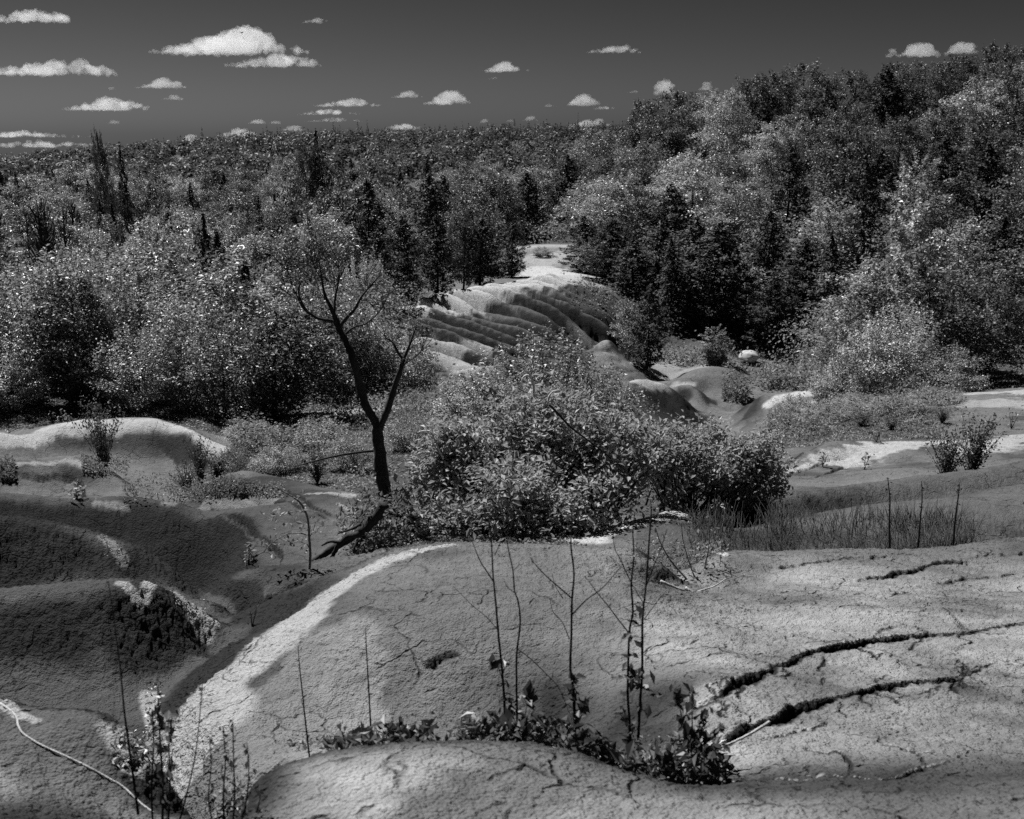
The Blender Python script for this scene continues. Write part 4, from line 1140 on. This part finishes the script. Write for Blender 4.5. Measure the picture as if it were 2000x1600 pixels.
# ------------------------------------------------------------------ the big broad-leaved bushes in the middle
def big_bush(label, blobs, y0, nleaf, leaf, seed, nst=22, cover=1.0):
    r = np.random.default_rng(seed)
    b0 = G(sum(b[0] for b in blobs)/len(blobs), y0); root = empty('leafy_bush', (b0[0], b0[1], b0[2]+CAMZ))
    tag(root, label, 'bush', 'broad-leaved bushes in the hollow')
    o = np.array([b0[0], b0[1], b0[2]+CAMZ])
    cl = []
    for (u, v, wp, hp, y) in blobs:
        x, yy, z = xyz(u, v, y); s = y*1.03/FPX
        cl.append((x, yy, z+CAMZ, wp/2*s, hp/2*s))
    cl = np.array(cl); vol = cl[:, 3]*cl[:, 4]
    # twigs first, the leaves sit along them
    st = MB(); C_, T_ = [], []
    for c, (wr, hr) in zip(cl, cl[:, 3:5]):
        k = max(6, int(nst*wr*hr*3))
        for i in range(k):
            e = c[:3] + unit(r.normal(size=3)+[0, 0, .5])*[wr, wr*.8, hr]*(.5+.75*r.random()**1.6)
            s = np.array([o[0]+(c[0]-o[0])*.75+r.normal()*.12, o[1]+(c[1]-o[1])*.6+r.normal()*.12, max(float(gz(c[0], c[1]))+CAMZ, c[2]-hr*1.6)])
            mid = s*.4+e*.6 + r.normal(size=3)*.1 + [0, 0, .10]
            P = spline([s, mid, e], 5)
            st.tube(P, np.linspace(.016, .003, len(P)), 5)
            m = int(nleaf*(wr*hr)/sum(cl[:, 3]*cl[:, 4])/k)
            f = .35+.65*r.random(m)**.7; q = P[np.minimum((f*len(P)).astype(int), len(P)-1)]
            C_.append(q + r.normal(size=(m, 3))*[.11, .11, .08]); T_.append(np.tile(unit(e-s), (m, 1)))
    C_ = np.vstack(C_); T_ = np.vstack(T_)
    g = gz(C_[:, 0], C_[:, 1])+CAMZ; C_ = C_[C_[:, 2] > g+.03] if True else C_; T_ = T_[:len(C_)]
    V, Q = cards(C_, r.normal(size=(len(C_), 3))*.62+[0, 0, .75], leaf*(.55+.8*r.random(len(C_))), 2.0, r, .16, T_+r.normal(size=C_.shape)*.8+[0, 0, -.4])
    st.V = [np.vstack(st.V)-o]; st.build('branch', M_BARK, root)
    mobj('foliage', np_mesh('foliage', V-o, Q, M_BUSH, False), root)
    return root
big_bush('large broad-leaved bush filling the hollow right of the dead tree',
    [(860, 940, 190, 190, 12.2), (960, 900, 260, 260, 12.6), (1060, 880, 260, 260, 12.4), (1150, 920, 240, 220, 12.2), (1000, 985, 300, 150, 11.4), (1130, 1000, 220, 110, 11.3), (1060, 800, 130, 90, 12.8), (870, 870, 120, 90, 12.4), (1210, 860, 160, 140, 12.8), (900, 1005, 160, 90, 11.6), (1230, 925, 110, 120, 12.9)],
    12.2, 27000, .082, 3, 24)
big_bush('rounded broad-leaved bush on dark stems beside the light-edged slope',
    [(1340, 900, 180, 150, 13.8), (1430, 880, 190, 160, 14.2), (1470, 930, 130, 90, 14.0), (1320, 930, 130, 90, 14.4), (1400, 930, 170, 80, 14.6), (1500, 905, 110, 110, 14.1), (1290, 905, 110, 120, 13.6), (1250, 870, 100, 90, 13.6)],
    14.0, 14500, .078, 4, 20)
M_DRYP = bark_material('pale_wood', .25, .5, 12)
def pale_stick(name, label, pts, y, r0, r1, mat=None, cat='stick', grp=None):
    mb = MB(); P = px_path(pts, max(y, 1), .01, len(pts))
    if y == 0:
        Q_ = np.array([hit(*p) for p in pts]); P = spline(Q_, 5); P[:, 2] = gz(P[:, 0], P[:, 1])+CAMZ+.006
    o = P[0].copy()
    mb.tube(P, np.linspace(r0, r1, len(P)), 7, wob=.15, rng=np.random.default_rng(3))
    mb.V = [np.vstack(mb.V)-o]
    ob = mb.build(name, mat or M_PEEL); ob.location = tuple(o)
    return tag(ob, label, cat, grp)
pale_stick('bent_twig', 'pale peeled twig bent into a hoop above the big bush', [(1043, 768), (1041, 748), (1034, 735), (1026, 734), (1020, 742), (1019, 756)], 12.0, .014, .008, cat='twig')
pale_stick('snapped_twig', 'pale snapped twig hanging down at the left of the big bush', [(810, 850), (822, 843), (840, 843), (850, 862), (858, 880), (866, 896)], 11.6, .006, .011, cat='twig')
pale_stick('forked_twig', 'short pale twig standing among the leaves above the dark branch', [(1070, 790), (1072, 775), (1080, 765), (1092, 762)], 11.9, .012, .006, cat='twig')
pale_stick('dark_branch', 'dark fallen branch slanting down through the big bush', [(1072, 790), (1090, 808), (1112, 832), (1135, 850), (1170, 876), (1190, 892)], 11.6, .013, .009, M_BARK, 'branch')
pale_stick('dead_branch', 'dark dead branch lying across the shrubs left of the dead tree', [(735, 880), (690, 885), (650, 892), (610, 902), (575, 912)], 17.0, .022, .010, M_BARK, 'branch')
# ------------------------------------------------------------------ weeds in the near gully
NY = 3.32
def weed(label, stems, leaves): return simple_plant('tall_weed', label, 'weed', [(s[0], s[1] if len(s) > 2 and s[1] else NY, s[-2], s[-1]) for s in stems], leaves, M_STEM, M_WEED, 'tall dried weeds in the near gully')
weed('tall dark double weed stem, left of the tall ones in the gully',
     [([(989, 1455), (986, 1390), (982, 1325), (974, 1245), (968, 1175), (963, 1122), (960, 1063), (955, 1010)], None, .0052, .0018), ([(966, 1140), (952, 1118), (940, 1100), (930, 1078), (922, 1055)], None, .0024, .0012),
      ([(972, 1230), (950, 1205), (925, 1185), (905, 1165), (885, 1145)], None, .0014, .0007), ([(966, 1085), (975, 1065), (982, 1045)], None, .0015, .0008), ([(983, 1335), (972, 1300), (962, 1290)], None, .0016, .001)],
     [(0, .02, .22, 26, .034, .017, -1.5), (0, .1, .42, 10, .018, .014, 0), (0, .4, 1, 12, .009, .005, 0), (4, 0, 1, 8, .035, .008, -1)])
weed('thin dark weed stem just right of the double one in the gully',
     [([(1010, 1450), (1010, 1390), (1009, 1350), (1009, 1280), (1016, 1217), (1012, 1175), (1005, 1154), (1002, 1115), (995, 1084), (990, 1055), (985, 1020)], None, .0042, .0014), ([(1006, 1158), (992, 1148), (985, 1135)], None, .0016, .0009),
      ([(1012, 1268), (1040, 1290), (1070, 1320), (1092, 1345), (1115, 1400)], None, .0018, .001), ([(1002, 1115), (1012, 1105), (1014, 1098)], None, .0013, .0007), ([(1020, 1420), (1026, 1395), (1030, 1370), (1034, 1345)], None, .0016, .001)],
     [(0, .02, .18, 20, .028, .018, -1), (4, .5, 1, 9, .045, .006, -1.5), (0, .3, 1, 9, .009, .005, 0)])
weed('tallest straight weed stem with wide side twigs in the gully',
     [([(1123, 1458), (1122, 1400), (1120, 1350), (1114, 1305), (1116, 1245), (1117, 1175), (1121, 1122), (1115, 1063), (1117, 1020), (1114, 985)], None, .0058, .0016), ([(1116, 1168), (1095, 1150), (1070, 1128), (1050, 1108), (1035, 1088)], None, .0026, .0012),
      ([(1118, 1200), (1145, 1172), (1175, 1150), (1195, 1128), (1212, 1108)], None, .0026, .0012), ([(1112, 1248), (1098, 1215), (1080, 1195), (1074, 1170)], None, .0018, .0009), ([(1100, 1170), (1085, 1145), (1078, 1120)], None, .0016, .0008), ([(1124, 1420), (1136, 1390), (1143, 1362)], None, .0018, .001)],
     [(0, .05, .32, 30, .034, .013, -1.6), (5, .3, 1, 8, .035, .006, -1.4), (0, .4, 1, 10, .01, .005, 0), (1, .2, 1, 7, .01, .004, 0), (2, .2, 1, 7, .01, .004, 0)])
weed('tall weed stem forking near its top, right of the tallest in the gully',
     [([(1232, 1462), (1229, 1400), (1226, 1350), (1229, 1238), (1236, 1196), (1233, 1140), (1238, 1087), (1236, 1040), (1240, 1000)], None, .0052, .0016), ([(1228, 1236), (1206, 1208), (1185, 1180), (1168, 1160), (1150, 1135)], None, .0024, .0012),
      ([(1236, 1196), (1250, 1186), (1262, 1170)], None, .002, .0012), ([(1236, 1145), (1222, 1115), (1210, 1090), (1200, 1068), (1196, 1020)], None, .002, .001), ([(1238, 1440), (1222, 1410), (1208, 1390)], None, .002, .001)],
     [(0, .02, .5, 36, .03, .016, -1), (4, .3, 1, 8, .03, .008, 0), (1, .1, 1, 7, .011, .004, 0), (0, .5, 1, 8, .009, .004, 0)])
weed('rightmost tall weed stem with leaves low down in the gully',
     [([(1247, 1440), (1250, 1370), (1254, 1315), (1255, 1210), (1262, 1140), (1268, 1052), (1272, 1000), (1270, 975)], None, .0052, .0018), ([(1262, 1145), (1275, 1110), (1290, 1075), (1302, 1035)], None, .0024, .0012), ([(1258, 1180), (1244, 1158), (1234, 1140)], None, .0018, .001),
      ([(1258, 1210), (1280, 1180), (1300, 1155)], None, .0016, .0009)],
     [(0, .02, .42, 30, .03, .017, -.8), (1, .3, 1, 6, .01, .004, 0)])
weed('short bare weed stem with a dark tuft at its foot, left in the gully', [([(727, 1475), (724, 1420), (722, 1380), (718, 1310), (715, 1255), (714, 1225)], 3.5, .0042, .0012), ([(716, 1270), (706, 1268), (700, 1270)], 3.5, .0014, .0008)], [(0, 0, .12, 26, .035, .022, -1), (0, .3, 1, 10, .009, .004, 0)])
weed('short leaning weed stem on the pebbly stripe foot', [([(606, 1492), (600, 1440), (594, 1385), (588, 1330), (584, 1290), (582, 1262)], 3.6, .0038, .0012), ([(588, 1325), (600, 1318)], 3.6, .001, .0006)], [(0, .1, 1, 16, .011, .005, 0)])
weed('faint blurred weed stem before the shaded left mound', [([(270, 1590), (262, 1530), (252, 1460), (243, 1390), (235, 1310), (224, 1220), (212, 1138)], 2.6, .004, .001)], [(0, .05, .4, 14, .02, .007, -1), (0, .3, 1, 10, .008, .003, 0)])
weed('dark leafy weed clump nearest the camera at bottom left',
     [([(316, 1640), (318, 1540), (312, 1440), (308, 1340)], 2.5, .004, .0016), ([(300, 1640), (296, 1540), (300, 1450), (296, 1390)], 2.5, .003, .0014), ([(326, 1640), (332, 1540), (330, 1450), (336, 1400)], 2.5, .003, .0014), ([(340, 1640), (370, 1530), (385, 1450), (396, 1330)], 2.55, .0028, .001)],
     [(0, .3, .98, 40, .03, .006, -2.5), (1, .4, 1, 14, .028, .005, -2.5), (2, .4, 1, 22, .03, .006, -2.5), (0, 0, .2, 16, .03, .02, 0)])
weed('pale-leaved bushy weed at the bottom edge right of the dark clump',
     [([(440, 1660), (436, 1560), (440, 1490), (436, 1420)], 2.45, .003, .0012), ([(450, 1660), (458, 1560), (456, 1480), (455, 1410)], 2.45, .003, .0012), ([(455, 1660), (480, 1570), (486, 1500), (482, 1450)], 2.45, .0026, .001), ([(430, 1660), (408, 1570), (412, 1500), (410, 1440)], 2.45, .0026, .001), ([(460, 1660), (500, 1590), (510, 1540)], 2.45, .0026, .001)],
     [(0, .3, 1, 26, .018, .006, -2), (1, .3, 1, 30, .018, .006, -2), (2, .3, 1, 22, .018, .006, -2), (3, .3, 1, 18, .018, .006, -2), (4, .3, 1, 12, .018, .006, -2)])
weed('dark small weed tuft at the end of the long crack',
     [([(1345, 1470), (1335, 1420), (1325, 1370), (1318, 1345)], 3.3, .003, .001), ([(1350, 1470), (1352, 1410), (1350, 1345)], 3.3, .003, .001), ([(1360, 1470), (1372, 1420), (1384, 1385)], 3.3, .003, .001), ([(1355, 1465), (1395, 1440), (1412, 1415)], 3.25, .0025, .001)],
     [(0, .2, 1, 20, .035, .008, -2), (1, .2, 1, 22, .035, .008, -2), (2, .2, 1, 20, .03, .008, -2), (3, .2, 1, 12, .03, .01, -1), (0, 0, .1, 26, .035, .03, 0)])
def small_weed(label, u, v, h, n=10, size=.05, mat=None, seed=0, cat='seedling', grp='small seedlings on the clay', name='seedling'):
    r = np.random.default_rng(seed+int(u)); x, y, z = hit(u, v); s = h/FPX*y*1.03
    root = empty(name, (x, y, z+CAMZ)); tag(root, label, cat, grp)
    mb = MB(); ml = MB()
    for k in range(3):
        e = np.array([r.normal()*.22*s, r.normal()*.22*s, s*(.7+.3*r.random())]); P = spline([[0, 0, -.01], e*.5+[0, 0, .05*s], e], 4)
        mb.tube(P, np.linspace(.02*s+.002, .002, len(P)), 5)
        sprig(ml, P[2:], 0, n, size*s*1.0/.4*.4 if False else size, r, s*.12, 0)
    mb.build('stem', M_STEM, root); ml.build('foliage', mat or M_WEED, root, smooth=False)
    return root
small_weed('dark twiggy seedling on the dark clay flank left of the pale stripe', 492, 1225, 42, 6, .02, seed=1)
small_weed('leafy seedling on the small clay mound at right, left of the pair', 1606, 912, 34, 8, .10, M_BUSH, 2)
small_weed('leafy seedling on the small clay mound, right of the pair', 1688, 918, 36, 9, .10, M_BUSH, 3)
small_weed('little tuft on the pale clay at the right edge', 1975, 838, 40, 10, .09, None, 4)
small_weed('little tuft beside the pale clay patch in front of the brushy slope', 1712, 864, 30, 8, .09, None, 5)
small_weed('low leafy weed at the foot of the dark-faced left ridge', 485, 1102, 45, 16, .06, M_BUSH, 6)
small_weed('pale low weed on the left clay ridge beside the small crest', 150, 975, 34, 16, .08, M_BUSH, 7)
simple_plant('reed_stem', 'thin tall dark stem standing in the reeds, left of three', 'weed stem', [([(1738, 1070), (1737, 1020), (1738, 975), (1734, 935)], 10.0, .011, .004)], [(0, 0, 1, 30, .03, .012, 0)], M_STEM, M_WEED, 'tall stems in the reed patch')
simple_plant('reed_stem', 'thin tall dark stem standing in the reeds, middle of three', 'weed stem', [([(1793, 1070), (1797, 1020), (1801, 975), (1800, 940)], 10.0, .010, .004)], [(0, 0, 1, 30, .03, .012, 0)], M_STEM, M_WEED, 'tall stems in the reed patch')
simple_plant('reed_stem', 'thin tall dark stem standing in the reeds, right of three', 'weed stem', [([(1862, 1062), (1865, 1020), (1871, 975), (1874, 945)], 10.0, .011, .005)], [(0, 0, 1, 34, .03, .014, 0)], M_STEM, M_WEED, 'tall stems in the reed patch')
# twiggy bush with broken sticks at the head of the saddle
simple_plant('twiggy_bush', 'twiggy bush with broken pale sticks in the saddle right of the big mound', 'bush',
    [([(1370, 1160), (1340, 1130), (1310, 1095), (1290, 1060), (1280, 1030)], 8.0, .010, .003), ([(1370, 1160), (1350, 1110), (1335, 1060), (1330, 1020)], 8.0, .008, .003), ([(1372, 1160), (1376, 1110), (1385, 1060), (1382, 1000)], 8.1, .010, .003),
     ([(1372, 1158), (1400, 1120), (1410, 1080)], 8.1, .006, .002)],
    [(0, .1, 1, 90, .035, .10, 0), (1, .1, 1, 80, .035, .10, 0), (2, .05, .7, 110, .035, .09, 0), (3, .1, 1, 60, .035, .09, 0)], M_DRY, M_UNDER)
pale_stick('pale_stick', 'pale broken stick lying at the mouth of the short crack', [(1418, 1455), (1440, 1446), (1468, 1432), (1503, 1410)], 3.42, .003, .006, M_DRYP)
pale_stick('pale_stick', 'longer pale stick lying under the twiggy bush in the saddle', [(1290, 1135), (1325, 1150), (1352, 1158), (1372, 1168)], 7.2, .010, .007, M_DRYP)
pale_stick('pale_stick', 'thick short pale stick at the foot of the twiggy bush', [(1338, 1148), (1352, 1158), (1364, 1172)], 7.1, .014, .010, M_DRYP)
pale_stick('pale_stick', 'thin pale stick pointing right from under the twiggy bush', [(1360, 1156), (1395, 1145), (1418, 1130)], 7.3, .006, .004, M_DRYP)
pale_stick('pale_runner', 'long pale dry stem trailing across the nearest left mound', [(0, 1376), (30, 1400), (36, 1420), (46, 1436), (75, 1455), (115, 1474), (160, 1495), (210, 1522), (250, 1548), (300, 1590)], 0, .004, .003, M_DRYP)
pale_stick('thin_pale_stick', 'thin pale stick lying in the leaf litter below the crack end', [(1250, 1500), (1290, 1488), (1330, 1478), (1360, 1462)], 0, .003, .002, M_DRYP)
# reeds
M_REED = bark_material('reed', .04, .14, 6)
def reeds():
    r = np.random.default_rng(9); mb = MB()
    cc = r.uniform(1370, 1880, 26); ch = r.uniform(.5, 1.25, 26)
    for i in range(2600):
        q = r.integers(26); u = cc[q]+r.normal()*16; y = r.uniform(10.1, 12.0)
        if r.random() < .25: u = r.uniform(1340, 1910)
        x, y, z = G(u, y); h = r.uniform(.06, .36)*ch[q]
        lean = r.normal(size=2)*.07
        P = np.array([[x, y, z+CAMZ-.02], [x+lean[0]*.4, y, z+CAMZ+h*.55], [x+lean[0], y+lean[1], z+CAMZ+h]])
        V, Q, T = tube(P, [.004, .003, .001], 3); mb.add(V, Q, T)
    o = mb.build('reeds', M_REED); tag(o, 'dense patch of thin dark reeds behind the near right slope', 'reeds', kind='stuff')
    o2 = scatter_px('low_weeds', 'low leafy weeds at the left end of the reeds', 'weeds', [(1240, 1075, 1410, 1010)], 2400, .03, .16, M_UNDER, 12, (8.3, 10.4))
def scatter_px(name, label, cat, boxes, n, size, hmax, mat, seed, yr=None):
    r = np.random.default_rng(seed); Cn = []
    m = n//len(boxes)
    for (u0, v0, u1, v1) in boxes:
        for i in range(m):
            u = r.uniform(u0, u1)
            if yr: x, y, z = G(u, r.uniform(*yr))
            else: x, y, z = hit(u, r.uniform(min(v0, v1), max(v0, v1)))
            Cn.append((x, y, z+CAMZ+hmax*r.random()**1.6))
    Cn = np.array(Cn)
    V, Q = cards(Cn, r.normal(size=(len(Cn), 3))*.8+[0, 0, .6], size*(.5+r.random(len(Cn))), 1.9, r, .2)
    return tag(mobj(name, np_mesh(name, V, Q, mat, False)), label, cat, kind='stuff')
reeds()
scatter_px('ground_cover', 'low leaves and litter lining the near gully below the mound', 'ground cover',
    [(880, 0, 1230, 0), (880, 0, 1230, 0), (1150, 0, 1400, 0), (1180, 0, 1400, 0), (640, 0, 800, 0), (660, 0, 1150, 0)], 2600, .030, .12, M_LITTER, 14, (3.15, 3.5))
scatter_px('gully_weeds', 'dark upright leaves fringing the near gully at the foot of the tall weeds', 'weeds',
    [(900, 0, 1060, 0), (1060, 0, 1240, 0), (1180, 0, 1400, 0), (1220, 0, 1420, 0), (660, 0, 860, 0)], 2000, .045, .15, M_WEED, 24, (3.15, 3.45))
scatter_px('fallen_leaves', 'dark fallen leaves and pebbles in the valley of the near left mounds', 'leaf litter', [(400, 1560, 480, 1600), (560, 1440, 720, 1470), (1230, 1440, 1400, 1520), (250, 1440, 330, 1490)], 700, .025, .03, M_LITTER, 15)
scatter_px('valley_weeds', 'low tufts of weeds scattered over the flat valley floor', 'weeds', [(1410, 760, 1460, 785), (1410, 700, 1580, 760), (1480, 725, 1600, 765), (1290, 690, 1400, 715), (1380, 700, 1420, 712), (1500, 740, 1560, 760), (1590, 700, 1640, 790)], 5200, .20, .8, M_UNDER, 16)
scatter_px('slope_weeds', 'low weeds creeping over the left clay ridges', 'weeds', [(330, 940, 480, 975), (330, 940, 480, 975), (240, 930, 420, 985), (0, 905, 30, 945), (160, 900, 250, 930), (440, 955, 560, 975)], 5200, .05, .16, M_UNDER, 17)
scatter_px('pale_clods', 'pale crumbs of clay fallen beside the left mound crest', 'clods', [(340, 1165, 400, 1215), (205, 1060, 240, 1095), (285, 1330, 315, 1440), (220, 1425, 330, 1500)], 420, .03, .01, M_PEEL, 18)

scatter_px('root_weeds', 'leafy weeds growing over the roots of the dead tree', 'weeds', [(660, 1000, 860, 1060), (700, 1030, 800, 1080), (690, 960, 800, 1000)], 3000, .065, .55, M_UNDER, 19, (11.3, 12.9))
# boulder with a light top in the valley
def boulder():
    x, y, z = hit(1462, 708); bm_ = MB()
    u_, v_ = np.meshgrid(np.linspace(0, 2*math.pi, 41)[:-1], np.linspace(-math.pi/2, math.pi/2, 22))
    d = np.stack([np.cos(v_)*np.cos(u_), np.cos(v_)*np.sin(u_), np.sin(v_)], -1)
    zz = d[..., 2]; rad = np.where(zz < 0, 1-.35*np.clip(-zz, 0, 1), 1.0)*(1+.10*fbm(d[..., 0]*2+d[..., 2]*3, d[..., 1]*2+d[..., 2], 3, 8))
    s = 17/FPX*y*1.05
    V = d*rad[..., None]*[s*1.15, s, s*.85]+[0, 0, s*.55]
    nr_, nc_ = u_.shape; ii = np.arange(nr_*nc_).reshape(nr_, nc_); jj = np.roll(ii, -1, 1)
    Q = np.stack([ii[:-1], jj[:-1], jj[1:], ii[1:]], -1).reshape(-1, 4)
    m = np_mesh('boulder', V.reshape(-1, 3), Q, M_ROCK, True)
    o = mobj('boulder', m); o.location = (x, y, z+CAMZ); tag(o, 'rounded pale-topped clay boulder on the flat valley floor', 'boulder')
M_ROCK = bark_material('rock', .3, .55, 2)
boulder()

# ------------------------------------------------------------------ clouds: real bodies of water droplets, far off
def cloud_material():
    m, N, L = newmat('cloud_vapour')
    out = N.new('ShaderNodeOutputMaterial'); v = N.new('ShaderNodeVolumePrincipled')
    v.inputs['Color'].default_value = (1, 1, 1, 1); v.inputs['Density'].default_value = .013; v.inputs['Anisotropy'].default_value = .25
    L.new(v.outputs[0], out.inputs['Volume'])
    return m
M_CLOUD = cloud_material()
CLOUDS = [ # u, v of the base line, width, height, skew of the top (0 left .. 1 right), label
    (55, 42, 180, 30, .8, 'long cumulus cloud cut by the top left corner'), (100, 146, 250, 46, .85, 'wide flat-based cumulus at the left edge, under the corner cloud'),
    (450, 104, 290, 56, .72, 'largest cumulus cloud, high over the left wood'), (535, 130, 180, 34, .75, 'long cloud tucked under the right end of the largest one'), (617, 45, 55, 12, .6, 'small wispy cloud just right above the largest one'),
    (318, 172, 96, 24, .6, 'small peaked cloud below left of the largest one'), (340, 195, 48, 12, .6, 'tiny cloud right under the small peaked one'), (215, 215, 180, 28, .55, 'long low cloud over the left wood'),
    (228, 242, 48, 9, .3, 'tiny flat cloud under the long low one'), (218, 175, 26, 7, .5, 'tiny puff between the two left cloud rows'), (680, 208, 140, 18, .6, 'flat layered cloud over the middle of the ridge, upper layer'),
    (650, 224, 140, 12, .4, 'flat layered cloud over the middle of the ridge, middle layer'), (655, 238, 120, 11, .6, 'flat layered cloud over the middle of the ridge, lowest layer'), (797, 191, 66, 14, .6, 'small cloud left of the two-tier cloud over mid ridge'),
    (876, 203, 95, 28, .6, 'two-tier cloud over mid ridge'), (990, 140, 90, 22, .35, 'lone domed cloud high over the clearing'), (968, 155, 34, 5, .5, 'thin wisp under the lone domed cloud'),
    (1200, 103, 108, 22, .85, 'lone high cloud with a lump at its right end'), (1148, 206, 80, 22, .3, 'domed cloud just left of the right hill'), (1180, 214, 60, 8, .5, 'thin cloud under the domed one by the hill'), (1073, 209, 30, 7, .5, 'tiny cloud left of the domed one by the hill'),
    (1238, 182, 34, 6, .5, 'tiny flat cloud above the start of the right hill'), (1300, 186, 46, 32, .4, 'upright puff behind the tree tops of the right hill'), (1380, 176, 34, 16, .5, 'small puff half hidden by the right hill'),
    (1800, 110, 90, 30, .4, 'bright cloud rising behind the top of the right hill'), (1744, 112, 28, 18, .5, 'small round puff left of the bright hilltop cloud'), (1880, 105, 70, 22, .5, 'grey cloud right of the bright hilltop cloud'),
    (505, 242, 40, 11, .4, 'tiny domed cloud over the left part of the far ridge'), (540, 242, 30, 8, .4, 'tiny cloud right of the domed one over the far ridge'), (470, 266, 90, 18, .5, 'low bank of cloud touching the left part of the far ridge'), (575, 256, 60, 12, .5, 'low cloud touching the far ridge above the dark spruces'),
    (375, 276, 44, 15, .5, 'low domed cloud behind the far left spruces'), (800, 253, 100, 15, .3, 'low cloud touching the far ridge right of the middle spruce'), (947, 240, 26, 8, .4, 'tiny cloud over the far ridge, left of two'), (998, 238, 24, 6, .5, 'tiny faint cloud over the far ridge, right of two'),
    (1037, 236, 32, 11, .5, 'small domed cloud over the far ridge'), (1150, 247, 90, 20, .7, 'low cloud where the far ridge meets the right hill'), (1052, 250, 24, 9, .5, 'tiny cloud peeping over the far ridge below the small domed one'),
    (60, 268, 240, 16, .3, 'long pale cloud bank over the far left ridge'), (90, 288, 330, 16, .5, 'lowest pale cloud bank on the far left horizon')]
def make_cloud(i, u, v, w, h, skew, label):
    h *= .82 if w > 80 else .9
    r = np.random.default_rng(500+i)
    Y = 2700.0; S = Y/FPX
    W_, H_ = w*S, h*S
    x0, y0, z0 = xyz(u, v, Y)
    n = int(np.clip(w/2.2, 16, 80))
    mb = MB()
    import bmesh
    bm = bmesh.new(); bmesh.ops.create_icosphere(bm, subdivisions=3, radius=1)
    SV = np.array([q.co[:] for q in bm.verts]); SF = np.array([[q.index for q in f.verts] for f in bm.faces]); bm.free()
    for k in range(n):
        f = (k+.5)/n if k < n*.6 else r.random()
        env = (math.sin(math.pi*(f*.94+.03)))**.8*(.46+.54*math.exp(-((f-skew)/.34)**2))*(.75+.5*r.random())
        rr = min(H_, W_*.5)*.42*env*(.35+.65*r.random()) + .04*H_
        cx = (f-.5)*(W_-1.6*rr); cz = (H_*env*.98-rr)*(r.random()**.5)
        cz = max(cz, rr*.25)
        ry = rr*1.3
        nz = 1+.13*np.sin(SV[:, 0]*5+k)*np.sin(SV[:, 1]*4+k*2)*np.cos(SV[:, 2]*5+k)
        V = SV*nz[:, None]*[rr*1.7, ry*1.4, rr]
        V = V + [cx, r.normal()*W_*.08, cz]
        V[:, 2] = np.where(V[:, 2] < 0, V[:, 2]*.22, V[:, 2])
        mb.add(V, None, SF)
    me = np_mesh('cloud', np.vstack(mb.V), np.vstack(mb.T), M_CLOUD, True)
    o = mobj('cloud', me); o.location = (x0, y0, z0+CAMZ)
    rm = o.modifiers.new('r', 'REMESH'); rm.mode = 'VOXEL'; rm.voxel_size = max(H_/36, .9); rm.use_smooth_shade = True
    tx = bpy.data.textures.new('puff', 'CLOUDS'); tx.noise_scale = H_*.28; tx.noise_depth = 3
    dm = o.modifiers.new('d', 'DISPLACE'); dm.texture = tx; dm.strength = H_*.42; dm.mid_level = .55; dm.texture_coords = 'LOCAL'
    tag(o, label, 'cloud', 'fair-weather clouds')
for i, c in enumerate(CLOUDS): make_cloud(i, *c)
